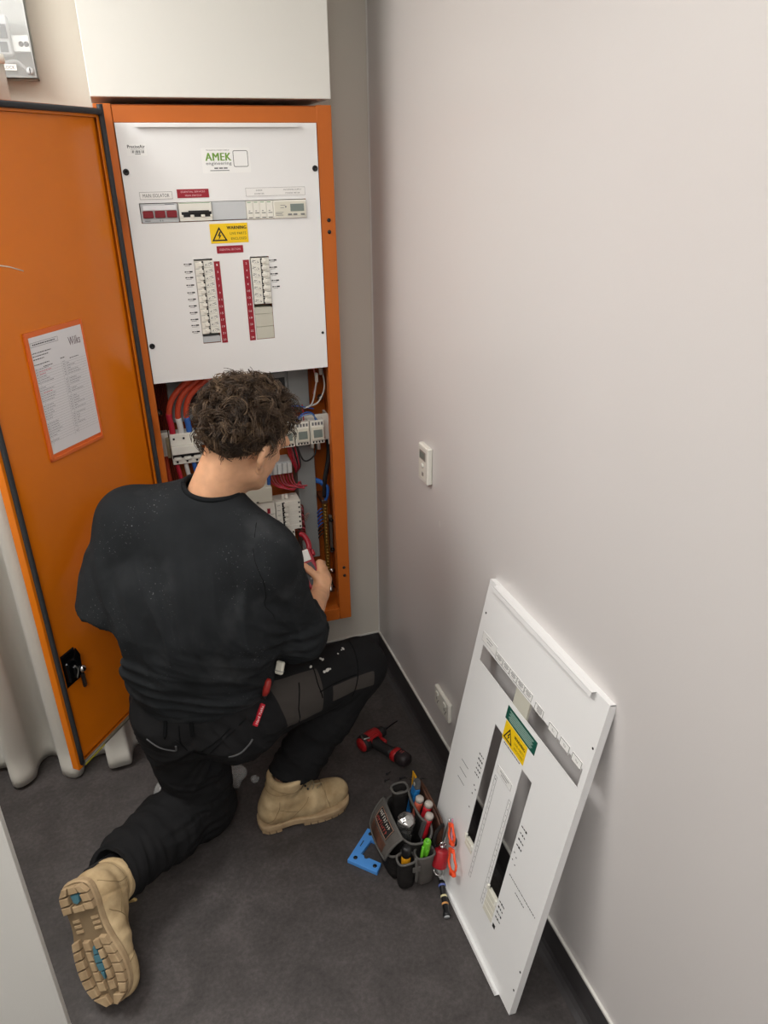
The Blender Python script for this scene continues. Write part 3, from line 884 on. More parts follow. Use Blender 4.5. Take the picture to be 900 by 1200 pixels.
# lever lock with swinging latch
lk = MB()
lx, lz = .478, .662
lk.box((lx - .026, YP, lz - .048), (lx + .030, YP + .006, lz + .050), ch=.002)
lk.box((lx - .020, YP + .006, lz - .030), (lx + .024, YP + .020, lz + .032), ch=.004)
lk.box((lx - .012, YP + .020, lz - .018), (lx + .012, YP + .030, lz + .018), ch=.003)
lo_ = lk.build('door_lock', mat('black_gloss_metal', '#121214', rough=0.22, metal=.4), door, world=False)
mb = MB().prism([(-.006, -.008), (.006, -.008), (.010, .03), (.0, .056), (-.010, .03)], 0, .004, X=frame_mat((lx - .004, YP + .030, lz + .012), (-1, 0, 0), (0, 0, 1), (0, 1, 0)))
mb.build('latch_tongue', mat('black_gloss_metal', '#121214'), lo_, world=False)
MB().lathe([(.010, 0), (.010, .006), (.006, .010), (.001, .010)], 10, X=frame_mat((lx - .010, YP + .032, lz), (-1, 0, 0), (0, 0, 1), (0, 1, 0))).build('lock_nut', M_CHROME, lo_, world=False)
MB().tube(smooth_path([(lx + .010, YP + .031, lz - .018), (lx + .004, YP + .034, lz + .006), (lx + .012, YP + .034, lz + .024)], 5), .0022, 6).build('lock_spring', M_STEEL, lo_, world=False)
MB().box((lx - .026, YP + .014, lz - .072), (lx - .016, YP + .022, lz - .022), ch=.002).build('latch_rod', M_DSTEEL, lo_, world=False)
MB().box((lx - .024, YP + .022, lz - .066), (lx - .019, YP + .0235, lz - .030)).build('rod_face', M_STEEL, lo_, world=False)
# pale scratch
MB().tube([(DW - .118 + .04, YP + .0004, 1.672), (.38, YP + .0005, 1.655), (.343, YP + .0004, 1.642)], .0013, 4).build('scratch', mat('scratch_mark', '#e9dccb', rough=.8), door, world=False)
# hinges on the stile
for z in (.62, 1.17, 1.75):
    MB().tube([(-.768, -.252, z - .03), (-.768, -.252, z + .03)], .007, 8).build('hinge', M_ORANGE2, cab)
MB().box((-.782, -.256, .62), (-.756, -.240, .66)).build('hinge_plate', M_ORANGE2, cab)

# ------------------------------------------------------------------ second escutcheon leaning on the right wall
lean = Vector((.158, 0, .884)).normalized()
LP = frame_mat((-.174, -.962, .0015), (0, -1, 0), Vector((0, -1, 0)).cross(lean) * -1, lean)
# local: x along the wall towards the camera, z up the sheet, y into the room side is negative
ln = Vector((LP[0][1], LP[1][1], LP[2][1]))
if ln.x < 0:
    LP = frame_mat((-.174, -.962, .0015), (0, -1, 0), -ln, lean)
esc2 = new_empty('escutcheon_panel', (0, 0, 0))
esc2.matrix_world = LP; WM[esc2.name] = LP.copy()
tag(esc2, 'white metal escutcheon panel with slots leaning against the right wall', 'panel')
LW, LH = .513, .905
hl = [(.037, .217, .691, .742), (.281, .496, .672, .722), (.172, .213, .215, .588), (.315, .361, .190, .573)]
hl = [(.037, .496, .686, .733)] + hl[2:]
MB().sheet(LW, LH, .0016, hl, X=Matrix.Translation((0, 0, 0))).build('sheet', M_SHEET, esc2, world=False)
mb = MB()
mb.box((0, .0016, 0), (.0015, .018, LH)); mb.box((LW - .0015, .0016, 0), (LW, .018, LH))
mb.box((0, .0016, LH - .0015), (LW, .018, LH)); mb.box((0, .0016, 0), (LW, .018, .0015))
mb.build('return_lip', M_SHEET, esc2, world=False)
mb = MB()
mb.box((.035, -.013, LH - .0015), (.468, 0, LH)); mb.box((.035, -.013, LH - .012), (.468, -.0115, LH))
mb.build('finger_flange', M_SHEET, esc2, world=False, bevel=.0006)
mb = MB()
mb.box((.035, -.013, 0), (.462, 0, .0015)); mb.box((.035, -.0135, 0), (.462, -.012, .012))
mb.build('finger_flange', M_SHEET, esc2, world=False, bevel=.0006)
def LM(x, z, lift=0.0):
    return LP @ frame_mat((x / 1000, -.0003 - lift, z / 1000), (1, 0, 0), (0, 0, 1), (0, -1, 0))
mb = MB().box((.217, .0005, .684), (.281, .006, .735))
mb.build('blank_plate', mat('beige_blank', '#c4c2b4'), esc2, world=False)
for (x0, x1, z0, z1) in ((172, 213, 193, 216), (315, 361, 122, 192)):
    n = 2 if z1 - z0 < 40 else 4
    for k in range(n):
        a = z0 + (z1 - z0) * k / n; b_ = z0 + (z1 - z0) * (k + 1) / n - .6
        MB().box((x0 / 1000, -.001, a / 1000), (x1 / 1000, .010, b_ / 1000), ch=.0008).build('blank_plate', mat('ivory_blank', '#d9d6c8', rough=.45), esc2, world=False)
    MB().box((x0 / 1000 - .003, -.005, z1 / 1000 - .003), (x0 / 1000 + .004, .002, z1 / 1000 + .012), ch=.001).build('clip', M_WPLAS, esc2, world=False)
    MB().box((x1 / 1000 - .006, -.005, z1 / 1000 - .010), (x1 / 1000 + .001, .002, z1 / 1000 + .006), ch=.001).build('clip', M_WPLAS, esc2, world=False)
def lab2(name, x0, x1, z0, z1, base, lines, ink, **k):
    return label_plate(name, x0, x1, z0, z1, base, lines, ink, parent=esc2, mk=LM, **k)
lab2('label_plate', 27, 104, 742, 768, M_LABW, [('#', 0, 4, 34, 1.6), ('#', 0, -3, 22, 1.6)], M_INKG, border=True)
for i in range(5):
    lab2('label_plate', 105 + i * 36, 140 + i * 36, 738, 758, M_LABW, [('#', 0, 5, 20, 1.5), ('#', 0, 1, 24, 1.5), ('#', 0, -3, 16, 1.5)], M_INK, border=.0009)
lab2('label_plate', 299, 336, 732, 753, M_LABW, [('#', 2, 6, 20, 1.3), ('#', 2, 2.5, 22, 1.3), ('#', 2, -1, 22, 1.3), ('#', 2, -4.5, 18, 1.3)], M_INK, border=.0011)
for i, s in enumerate(('TL1', 'TL2', 'TL3')):
    lab2('label_plate', 362 + i * 47, 398 + i * 47, 728 - i, 748 - i, M_LABW, [(s, 0, 0, 9, 5)], M_INK, border=.0011)
gi = mat('pale_green_ink', '#a9c4b8', rough=.6)
lab2('information_label', 206, 343, 636, 672, M_GRN, [('#', 0, 11 - 4.4 * k, 112 - 10 * (k % 2), 1.9) for k in range(6)], gi)
lab2('warning_label', 213, 315, 583, 634, M_YEL, [('WARNING', 21, 12, 50, 8), ('LIVE PARTS', 24, -2, 44, 6), ('ENCLOSED', 25, -14, 42, 6)], M_INK,
     extra=lambda mb, Z: hazard(mb, Z, -.0265, -.001, .042))
lab2('label_plate', 227, 298, 488, 509, M_LABW, [('#', 0, 3.5, 44, 2), ('#', 0, -3, 30, 2)], M_INKG, border=True)
mb = MB()
def dash(x, z, w, h, rr=None):
    mb.rect(-w / 2000, w / 2000, -h / 2000, h / 2000, 0, LM(x, z))
rs = random.Random(9)
x = 224
while x < 302:
    w = rs.uniform(3, 8); dash(x + w / 2, 577, w, 3.2); x += w + 1.6
for zz, w in ((386, 40), (358, 42), (329, 40)):
    dash(86, zz, w, 1.8)
for k in range(5):
    zz = 468 - k * 15.5
    for q in range(3):
        dash(141 + q * 9, zz, rs.uniform(5, 8), rs.uniform(3, 6))
for (xx, zz) in ((150, 372), (160, 365), (150, 345), (152, 300)):
    dash(xx, zz, 5, 4)
for k in range(4):
    zz = 453 - k * 18.5
    for q in range(3):
        dash(373 + q * 8.5, zz, rs.uniform(5, 8), rs.uniform(3, 6))
for (xx, zz) in ((371, 372), (382, 366), (371, 350), (384, 345)):
    dash(xx, zz, 4, 3)
for k in range(4):
    zz = 210 - k * 17
    for q in range(3):
        dash(372 + q * 8.5, zz, rs.uniform(5, 8), rs.uniform(3, 6))
dash(374, 128, 12, 12)
for (xa, xb, zz) in ((375, 496, 307), (412, 454, 288)):
    x = xa
    while x < xb:
        w = rs.uniform(3, 8); dash(x + w / 2, zz, min(w, xb - x), 2.6); x += w + 1.6
mb.V = [tuple(LP.inverted() @ Vector(v)) for v in mb.V]
mb.build('printed_tags', M_INK, esc2, world=False)
for xx, zt, zb in ((224, 474, 135), (299, 466, 128)):
    mb = MB()
    for a, b_ in ((xx, xx + .8), (xx + 10, xx + 10.8)):
        mb.rect((a - xx) / 1000, (b_ - xx) / 1000, -(zt - zb) / 1000, 0, 0, LM(xx, zt))
    for e_ in (0, zt - zb):
        mb.rect(0, .0108, -e_ / 1000 - .0004, -e_ / 1000 + .0004, 0, LM(xx, zt))
    for i in range(18):
        mb.text(str((1 if xx < 250 else 2) + 2 * i), .005 if i > 4 else .0025, .0042, 0, LM(xx + 5.4, zt - 9 - i * 18.6))
    mb.V = [tuple(LP.inverted() @ Vector(v)) for v in mb.V]
    mb.build('number_strip', M_INK, esc2, world=False)
hole = MB().lathe([(.0028, 0), (.0028, .0006), (.0005, .0006)], 10).mesh('screw_hole', M_BLACK)
for x, z in ((17, 815), (505, 795), (17, 70), (503, 75), (505, 140)):
    child_at('screw_hole', hole, esc2, LM(x, z))

# ------------------------------------------------------------------ wall fittings
# controller plate on the right wall: local x towards the camera (-y), local y up, z out of the wall (-x)
def WX(y, z, x=0.0): return frame_mat((x, y, z), (0, -1, 0), (0, 0, 1), (-1, 0, 0))
sw = new_empty('wall_controller', (0, -.503, 1.034))
tag(sw, 'white upright wall control plate with small display above the power outlet', 'switch')
X = WX(-.503, 1.034)
MB().box((-.037, -.058, 0), (.037, .058, .017), ch=.003, X=X).build('cover_plate', M_WPLAS, sw, bevel=.001)
MB().box((-.026, .012, .017), (.020, .040, .0176), X=X).build('display_bezel', mat('bezel_grey', '#8b8680', rough=.4), sw)
MB().box((-.024, .016, .0176), (.014, .034, .0182), X=X).build('display', M_LCD, sw)
MB().lathe([(.007, 0), (.007, .003), (.003, .005), (.001, .005)], 10, X=X @ Matrix.Translation((0, -.005, .017))).build('button', M_WPLAS, sw)
MB().box((-.005, -.038, .017), (.006, -.027, .0182), X=X).build('sensor_window', mat('bezel_grey', '#8b8680'), sw)
MB().frame(-.030, .028, -.050, .046, .0012, 0, X @ Matrix.Translation((0, 0, .0172))).build('panel_line', M_GPLAS, sw)
gp = new_empty('power_outlet', (0, -.672, .262))
tag(gp, 'white double power outlet low on the right wall behind the leaning panel', 'outlet')
X = WX(-.672, .262)
MB().box((-.058, -.037, 0), (.058, .037, .013), ch=.003, X=X).build('cover_plate', M_WPLAS, gp, bevel=.001)
for s in (-1, 1):
    MB().box((s * .030 - .009, .012, .013), (s * .030 + .009, .026, .018), ch=.002, X=X).build('rocker_switch', M_WPLAS, gp)
    mb = MB()
    for (dx_, dz_, an) in ((-.007, -.006, 30), (.007, -.006, -30), (0, -.017, 0)):
        R_ = X @ Matrix.Translation((s * .030 + dx_, dz_, .0131)) @ Matrix.Rotation(math.radians(an), 4, 'Z')
        mb.box((-.0012, -.0045, 0), (.0012, .0045, .0006), X=R_)
    mb.build('socket_slot', M_BLACK, gp)
MB().frame(-.052, .052, -.030, .030, .001, 0, X @ Matrix.Translation((0, 0, .0132))).build('panel_line', M_GPLAS, gp)
# filled chip in the paint under the controller
MB().sphere((0, 0, 0), .012, X=WX(-.60, .875) @ Matrix.Diagonal((.5, 1.1, .03, 1))).build('wall_patch', mat('filler_paint', '#dedbd8', rough=.6))
tag(bpy.data.objects['wall_patch'], 'small dab of pale filler on the right wall below the controller', 'patch')

# time clock enclosure on the back wall, top left
tc = new_empty('time_clock_box', (-1.0, 0, 2.15))
tag(tc, 'clear lidded time clock enclosure high on the back wall beside the bulkhead', 'enclosure')
bx0, bx1, bz0, bz1 = -1.10, -.905, 2.052, 2.33
mb = MB()
mb.box((bx0, -.004, bz0), (bx1, 0, bz1)); mb.box((bx0, -.045, bz0), (bx0 + .003, 0, bz1)); mb.box((bx1 - .003, -.045, bz0), (bx1, 0, bz1))
mb.box((bx0, -.045, bz0), (bx1, 0, bz0 + .003)); mb.box((bx0, -.045, bz1 - .003), (bx1, 0, bz1))
mb.build('base', mat('enclosure_grey', '#a2a39f', rough=.5), tc)
mb = MB()
mb.box((bx0, -.092, bz0), (bx1, -.089, bz1)); mb.box((bx0, -.090, bz0), (bx0 + .003, -.045, bz1)); mb.box((bx1 - .003, -.090, bz0), (bx1, -.045, bz1))
mb.box((bx0, -.090, bz0), (bx1, -.045, bz0 + .003)); mb.box((bx0, -.090, bz1 - .003), (bx1, -.045, bz1))
mb.build('clear_lid', M_CLEAR, tc)
MB().box((bx0 + .006, -.05, 2.112), (bx1 - .006, -.04, 2.147)).build('din_rail', M_STEEL, tc)
MB().box((-1.06, -.082, 2.10), (-.950, -.045, 2.185), ch=.003).build('timer_module', M_GPLAS, tc)
MB().box((-1.055, -.084, 2.135), (-.955, -.082, 2.165)).build('timer_face', mat('timer_dark', '#4a4d50', rough=.3), tc)
for x in (-.930, -.918):
    MB().lathe([(.006, 0), (.006, .003), (.002, .003)], 10, X=FX(x, 2.128, -.05)).build('rail_screw', M_DSTEEL, tc)
for k in range(4):
    MB().box((-1.055 + k * .026, -.083, 2.106), (-1.037 + k * .026, -.082, 2.128)).build('terminal', mat('timer_dark', '#4a4d50'), tc)
wire('lead', [(-1.0, -.06, 2.10), (-.98, -.07, 2.085), (-.95, -.06, 2.09), (-.93, -.05, 2.075)], .004, M_GPLAS, 6, parent=tc)
mb = MB()
X = FX(-.978, 2.073, -.0925)
mb.box((-.034, -.0065, 0), (.030, .0065, .001), 0, X); mb.text('TIME CLOCK', .056, .007, 1, X @ Matrix.Translation((-.002, 0, .0013)))
mb.build('name_label', [M_LABW, M_INK], tc)
MB().lathe([(.0085, 0), (.0085, .003), (.004, .004), (.001, .004)], 12, X=FX(-.9185, 2.066, -.0915)).build('lid_screw', M_GPLAS, tc)
MB().box((-.9195, -.0960, 2.060), (-.9175, -.0955, 2.072)).build('screw_slot', M_BLACK, tc)

# ------------------------------------------------------------------ curtain behind the open door
cu = new_empty('curtain', (-1.2, -.2, 0))
tag(cu, 'pale grey full length curtain hanging in folds behind the orange door', 'curtain')
def curtain_path(z, n=260):
    """plan of the cloth at height z: a few deep folds, gathered towards the right"""
    out = []
    for i in range(n):
        s = i / (n - 1)
        x = -1.85 + .89 * s
        ph = 2 * PI * (s * 5.3 + .32 + .10 * math.sin(7 * s + 1))
        base = -.215 - .070 * s
        amp = (.034 + .030 * s) * (1.0 + .25 * math.sin(13 * s)) * (1.0 + .10 * math.sin(5 * s + 2 * z))
        y = base - amp * math.sin(ph) - .008 * math.sin(2.6 * ph + 1.2 * z)
        x2 = x - .012 * math.sin(2 * ph)
        y -= .012 * math.sin(z * 1.7 + s * 8) * (2.07 - z) / 2.07
        out.append((x2, y))
    return out
V, F = [], []
zs = [.012, .035, .06, .062, .15, .3, .5, .75, 1.0, 1.3, 1.6, 1.85, 2.02, 2.07]
n = 260
for z in zs:
    hem = .002 if z < .061 else 0
    for i, (x, y) in enumerate(curtain_path(z, n)):
        V.append((x, y - hem, z + (.006 * math.sin(i * .06) if z < .07 else 0)))
for k in range(len(zs) - 1):
    for i in range(n - 1):
        F.append((k * n + i, k * n + i + 1, (k + 1) * n + i + 1, (k + 1) * n + i))
co = MB().add(V, F, 0, None, True).build('cloth', M_CURT, cu)
m_ = co.modifiers.new('thick', 'SOLIDIFY'); m_.thickness = .002
MB().tube([(-1.95, -.21, 2.075), (-.96, -.24, 2.075)], .010, 10).build('curtain_rail', M_WPLAS, cu)
MB().box((-1.32, -.23, 2.066), (-1.30, 0, 2.084)).build('rail_bracket', M_WPLAS, cu)

# ------------------------------------------------------------------ implicit surfaces (for the figure, its clothes and soft things)
def nrm(v):
    v = np.array(v, float)
    return v / np.linalg.norm(v)
def rc(a, b, ra, rb, n=None, sq=1.0):
    """round cone from a (radius ra) to b (radius rb), flattened along n by sq"""
    a, b = np.array(a, float), np.array(b, float)
    nn = nrm(n) if n is not None else None
    def tr(q):
        if nn is None: return q
        return q + np.outer(q @ nn, nn) * (1 / sq - 1) if q.ndim == 2 else q + nn * (q @ nn) * (1 / sq - 1)
    ab = tr(b - a)
    L2 = ab @ ab
    def f(P):
        q = tr(P - a)
        t = np.clip(q @ ab / L2, 0, 1)
        d = np.linalg.norm(q - t[:, None] * ab, axis=1) - (ra + (rb - ra) * t)
        return d * (sq ** 0.5 if nn is not None else 1)
    c = (a + b) / 2
    return f, c, np.linalg.norm(b - a) / 2 + max(ra, rb)
def el(c, r, M=None):
    """ellipsoid, M columns = its axes"""
    c, r = np.array(c, float), np.array(r, float)
    M = np.eye(3) if M is None else np.array(M, float)
    def f(P):
        q = (P - c) @ M
        k0 = np.linalg.norm(q / r, axis=1); k1 = np.linalg.norm(q / (r * r), axis=1) + 1e-9
        return k0 * (k0 - 1) / k1
    return f, c, r.max()
def half(p, n, c=None, rad=9.0):
    """half space below the plane through p with normal n, limited to a ball when c is given"""
    p, n = np.array(p, float), nrm(n)
    def f(P):
        d = (P - p) @ n
        if c is not None:
            d = np.maximum(d, np.linalg.norm(P - np.array(c), axis=1) - rad)
        return d
    return f, (np.array(c, float) if c is not None else p), rad
def smin(a, b, k):
    if k <= 0: return np.minimum(a, b)
    h = np.clip(0.5 + 0.5 * (b - a) / k, 0, 1)
    return b * (1 - h) + a * h - k * h * (1 - h)

def surface(groups, cuts, lo, hi, h, kk=0.012, N=22):
    """naive surface nets, block by block. groups: [(k, [prims])] joined with kk; cuts: [(k, prim)]"""
    lo = np.array(lo, float); hi = np.array(hi, float)
    nb = np.ceil((hi - lo) / (h * N)).astype(int)
    off = np.arange(-1, N + 1)
    G = np.stack(np.meshgrid(off, off, off, indexing='ij'), -1).reshape(-1, 3)
    n = N + 2
    dims = nb * N + 3
    allv, allid, quads = [], [], []
    R = h * (N / 2 + 1.5) * 1.7321
    for bi in range(nb[0]):
        for bj in range(nb[1]):
            for bk in range(nb[2]):
                o = np.array([bi, bj, bk]) * N
                c = lo + (o + N / 2) * h
                act = []
                near = False
                for k, pr in groups:
                    a = [p for p in pr if np.linalg.norm(c - p[1]) - p[2] - R < 0.09]
                    if a: act.append((k, a))
                    near = near or any(np.linalg.norm(c - p[1]) - p[2] < R for p in a)
                if not near: continue
                P0 = c[None, :]
                P = lo + (o + G) * h
                D = None
                for k, a in act:
                    d = None
                    for p in a:
                        e = p[0](P)
                        d = e if d is None else smin(d, e, k)
                    D = d if D is None else smin(D, d, kk)
                for k, p in cuts:
                    if np.linalg.norm(c - p[1]) - p[2] - R < 0.02:
                        D = -smin(-D, p[0](P), k)
                if D.min() > 0 or D.max() < 0: continue
                D = D.reshape(n, n, n)
                S = D < 0
                # cell vertices
                m = n - 1
                acc = np.zeros((m, m, m, 3)); cnt = np.zeros((m, m, m))
                for ax in range(3):
                    for u in (0, 1):
                        for v in (0, 1):
                            s0 = [slice(0, m)] * 3; s1 = [slice(0, m)] * 3
                            oth = [q for q in range(3) if q != ax]
                            s0[oth[0]] = s1[oth[0]] = slice(u, m + u)
                            s0[oth[1]] = s1[oth[1]] = slice(v, m + v)
                            s1[ax] = slice(1, m + 1)
                            d0, d1 = D[tuple(s0)], D[tuple(s1)]
                            x = S[tuple(s0)] != S[tuple(s1)]
                            t = np.where(x, d0 / np.where(x, d0 - d1, 1), 0)
                            acc[..., ax] += np.where(x, t, 0)
                            acc[..., oth[0]] += np.where(x, u, 0)
                            acc[..., oth[1]] += np.where(x, v, 0)
                            cnt += x
                has = cnt > 0
                idx = np.argwhere(has)
                pos = acc[has] / cnt[has][:, None]
                gi = idx - 1 + o + 1
                allv.append(lo + (o + idx - 1 + pos) * h)
                allid.append((gi[:, 0] * dims[1] + gi[:, 1]) * dims[2] + gi[:, 2])
                for ax in range(3):
                    a1, a2 = (ax + 1) % 3, (ax + 2) % 3
                    s0 = [slice(1, n - 1)] * 3; s1 = [slice(1, n - 1)] * 3
                    s1[ax] = slice(2, n)
                    A, B_ = S[tuple(s0)], S[tuple(s1)]
                    x = np.argwhere(A != B_)
                    if not len(x): continue
                    inside = A[tuple(x.T)]
                    g = x + 1 + o
                    def cid(d1, d2):
                        q = g.copy()
                        q[:, a1] += d1; q[:, a2] += d2
                        return (q[:, 0] * dims[1] + q[:, 1]) * dims[2] + q[:, 2]
                    Q = np.stack([cid(-1, -1), cid(0, -1), cid(0, 0), cid(-1, 0)], 1)
                    Q[~inside] = Q[~inside][:, ::-1]
                    quads.append(Q)
    ids = np.concatenate(allid); vs_ = np.concatenate(allv); Q = np.concatenate(quads)
    uid, first = np.unique(ids, return_index=True)
    ok = np.isin(Q, uid).all(axis=1)
    Q = Q[ok]
    Fq = np.searchsorted(uid, Q)
    return vs_[first], Fq

_TAB = np.random.default_rng(21).random((32, 32, 32))
def vnoise(P, s=1.0):
    p = np.asarray(P) * s
    i = np.floor(p).astype(int); f = p - i
    f = f * f * (3 - 2 * f)
    r = 0
    for a in (0, 1):
        for b in (0, 1):
            for c in (0, 1):
                w = (f[:, 0] if a else 1 - f[:, 0]) * (f[:, 1] if b else 1 - f[:, 1]) * (f[:, 2] if c else 1 - f[:, 2])
                r = r + w * _TAB[(i[:, 0] + a) % 32, (i[:, 1] + b) % 32, (i[:, 2] + c) % 32]
    return r * 2 - 1
def vnormals(V, F):
    n = np.zeros_like(V)
    a = V[F[:, 2]] - V[F[:, 0]]; b = V[F[:, 3]] - V[F[:, 1]]
    fn = np.cross(a, b)
    for k in range(4): np.add.at(n, F[:, k], fn)
    return n / (np.linalg.norm(n, axis=1)[:, None] + 1e-12)
def np_mesh(name, V, F, mats, mi=None, attrs=None):
    me = bpy.data.meshes.new(name)
    me.vertices.add(len(V)); me.vertices.foreach_set('co', np.asarray(V, np.float32).ravel())
    nf, k = F.shape
    me.loops.add(nf * k); me.loops.foreach_set('vertex_index', F.astype(np.int32).ravel())
    me.polygons.add(nf)
    me.polygons.foreach_set('loop_start', np.arange(0, nf * k, k, dtype=np.int32))
    me.polygons.foreach_set('loop_total', np.full(nf, k, np.int32))
    me.polygons.foreach_set('use_smooth', np.ones(nf, bool))
    for m in (mats if isinstance(mats, (list, tuple)) else [mats]): me.materials.append(m)
    if mi is not None: me.polygons.foreach_set('material_index', np.asarray(mi, np.int32))
    if attrs:
        for an, av in attrs.items():
            at = me.attributes.new(an, 'FLOAT', 'POINT'); at.data.foreach_set('value', np.asarray(av, np.float32))
    me.update(calc_edges=True)
    me.validate()
    return me
def to_local(V, parent):
    inv = np.array(WM[parent.name].inverted())
    return V @ inv[:3, :3].T + inv[:3, 3]

# ------------------------------------------------------------------ the kneeling worker
person = new_empty('person', (-.74, -.74, 0))
tag(person, 'person in black t-shirt, dark work trousers and tan boots kneeling at the open switchboard', 'person')

J = dict(c7=(-.668, -.768, 1.150), pel=(-.745, -.745, .54), lsh=(-.862, -.72, 1.095), rsh=(-.540, -.855, 1.008),
         lel=(-.936, -.650, .872), lwr=(-.755, -.50, .965), rel=(-.482, -.79, .722), rwr=(-.368, -.565, .690),
         lhip=(-.812, -.705, .53), rhip=(-.665, -.785, .52), lkn=(-.785, -.668, .078), lank=(-1.068, -.925, .195),
         rkn=(-.268, -.640, .462), rank=(-.560, -.712, .11))
J = {k: np.array(v) for k, v in J.items()}
FACE = nrm((.36, .93, -.10))      # where the chest faces
HIPF = nrm((.52, .85, 0))

# head frame
_ya, _pi, _ro = math.radians(58), math.radians(25), math.radians(14)     # turned right, bowed, tilted to the right
HF = np.array((math.sin(_ya) * math.cos(_pi), math.cos(_ya) * math.cos(_pi), -math.sin(_pi)))
_R0 = nrm(np.cross(HF, (0, 0, 1))); _U0 = np.cross(_R0, HF)
HU = _U0 * math.cos(_ro) + _R0 * math.sin(_ro)
HR = _R0 * math.cos(_ro) - _U0 * math.sin(_ro)
HM = np.stack([HR, HF, HU], 1)
HC = np.array((-.558, -.763, 1.3045)) - HM @ np.array((0, -.012, .030))
def hp(x, y, z): return HC + HM @ np.array((x, y, z))
head = [el(hp(0, -.008, .022), (.076, .098, .090), HM), el(hp(0, .040, -.045), (.058, .062, .062), HM),
        rc(hp(0, .070, -.095), hp(0, .050, -.085), .026, .034), rc(hp(-.04, .02, -.07), hp(-.02, .07, -.098), .024, .018),
        rc(hp(.04, .02, -.07), hp(.02, .07, -.098), .024, .018),
        rc(hp(0, .092, .0), hp(0, .112, -.034), .010, .015), el(hp(0, .082, .022), (.055, .02, .014), HM),
        el(hp(0, .095, -.064), (.022, .012, .008), HM)]
ears = []
for s in (-1, 1):
    ears += [rc(hp(s * .076, .0, -.010), hp(s * .088, -.016, -.006), .015, .012), el(hp(s * .088, -.012, -.012), (.007, .020, .031), np.stack([nrm(HR * s * .8 + HF * .6), nrm(HF * .8 - HR * s * .6), HU], 1)), rc(hp(s * .091, -.024, .012), hp(s * .092, -.026, -.020), .0055, .005),
             el(hp(s * .082, -.002, -.044), (.007, .010, .012), HM), rc(hp(s * .090, -.018, .017), hp(s * .083, .006, .014), .0055, .005)]
neck = [rc(J['c7'] + (-.0, -.0, -.02), hp(0, -.030, -.045), .056, .054), rc(J['c7'] + (.02, .055, -.04), hp(0, .01, -.06), .055, .05)]
def arm(sh, el_, wr, r):
    mid = el_ + (wr - el_) * .3
    return [rc(sh, el_, r[0], r[1]), rc(el_, mid, r[1] * .98, r[2]), rc(mid, wr, r[2], r[3])]
larm = arm(J['lsh'], J['lel'], J['lwr'], (.055, .042, .044, .028))
rarm = arm(J['rsh'], J['rel'], J['rwr'], (.055, .042, .043, .027))
torso = [rc(J['pel'] + (0, 0, -.02), J['c7'] + (-.03, -.03, -.22), .135, .150, FACE, .62), rc(J['lsh'], J['c7'] + (0, 0, -.05), .05, .055), rc(J['rsh'], J['c7'] + (0, 0, -.05), .05, .055)]
legs_l = [rc(J['lhip'], J['lkn'], .075, .05), rc(J['lkn'], J['lank'], .048, .036)]
legs_r = [rc(J['rhip'], J['rkn'], .075, .05), rc(J['rkn'], J['rank'], .05, .038)]

# right hand closed round the clamp meter; left hand reaching to the board
MG = np.array((-.374, -.505, .722))                     # where the palm holds the meter
MAX_ = nrm((-.021, .12, .105))   # long axis of the meter, towards its jaws
MUP = np.array((-.22, -.70, .75)); MUP = nrm(MUP - MAX_ * (MUP @ MAX_))  # face of the meter (display side)
MSD = np.cross(MAX_, MUP)                                # to the right of the meter
MC = np.stack([MSD, MAX_, MUP], 1)
def mp(x, y, z): return MG + MC @ np.array((x, y, z))
rw = J['rwr']
hand_r = [rc(rw, mp(.022, -.030, .004), .026, .028, MUP, .7), rc(mp(.018, -.035, .004), mp(.034, .020, -.012), .027, .024, MSD, .62), rc(mp(.020, -.03, -.004), mp(.036, -.012, -.02), .024, .022, MSD, .7)]
def chain(pts, rs): return [rc(pts[i], pts[i + 1], rs[i], rs[i + 1]) for i in range(len(pts) - 1)]
fingers_r = []
for i, (y0, L) in enumerate(((.030, 1.0), (.011, 1.06), (-.008, 1.0), (-.026, .84))):
    fingers_r += chain([mp(.036, y0, -.004), mp(.044, y0 + .004, -.026), mp(.026 + .002 * i, y0 + .006, -.044), mp(.026 - .034 * L, y0 + .005, -.040)], [.0098, .0092, .0085, .0072])
thumb_r = chain([mp(.020, -.038, .010), mp(.010, -.012, .024), mp(-.002, .012, .029), mp(-.010, .030, .028)], [.0135, .0115, .0105, .0085])
lw = J['lwr']
ld = nrm((.75, .65, .10)); lu = nrm(np.array((0, 0, 1)) - ld * ld[2]); ls = np.cross(ld, lu)
def lp_(x, y, z): return lw + ls * x + ld * y + lu * z
hand_l = [rc(lw, lp_(0, .05, 0), .025, .030, lu, .55), rc(lp_(0, .03, 0), lp_(0, .08, 0), .032, .036, lu, .45)]
fingers_l = []
for i, x in enumerate((-.028, -.009, .010, .028)):
    L = (.9, 1.0, .95, .78)[i]
    fingers_l += chain([lp_(x, .085, 0), lp_(x * 1.05, .085 + .035 * L, -.008), lp_(x * 1.05, .085 + .055 * L, -.025), lp_(x, .085 + .062 * L, -.042)], [.0095, .0088, .008, .0068])
thumb_l = chain([lp_(-.028, .03, -.004), lp_(-.05, .055, -.012), lp_(-.055, .085, -.02)], [.0125, .011, .0085])
V, F = surface([(.022, head + neck), (.006, ears), (.03, torso), (.02, larm), (.02, rarm), (.02, legs_l), (.02, legs_r),
                (.012, hand_r), (.003, fingers_r[:3]), (.003, fingers_r[3:6]), (.003, fingers_r[6:9]), (.003, fingers_r[9:]), (.005, thumb_r),
                (.012, hand_l), (.004, fingers_l), (.005, thumb_l)],
               [(.004, el(hp(s * .096, -.004, -.012), (.008, .010, .017), HM)) for s in (-1, 1)] +
               [(.008, el(hp(s * .031, .086, .004), (.016, .012, .010), HM)) for s in (-1, 1)],
               (-1.15, -1.02, .02), (-.15, -.30, 1.46), .0042, kk=.008)
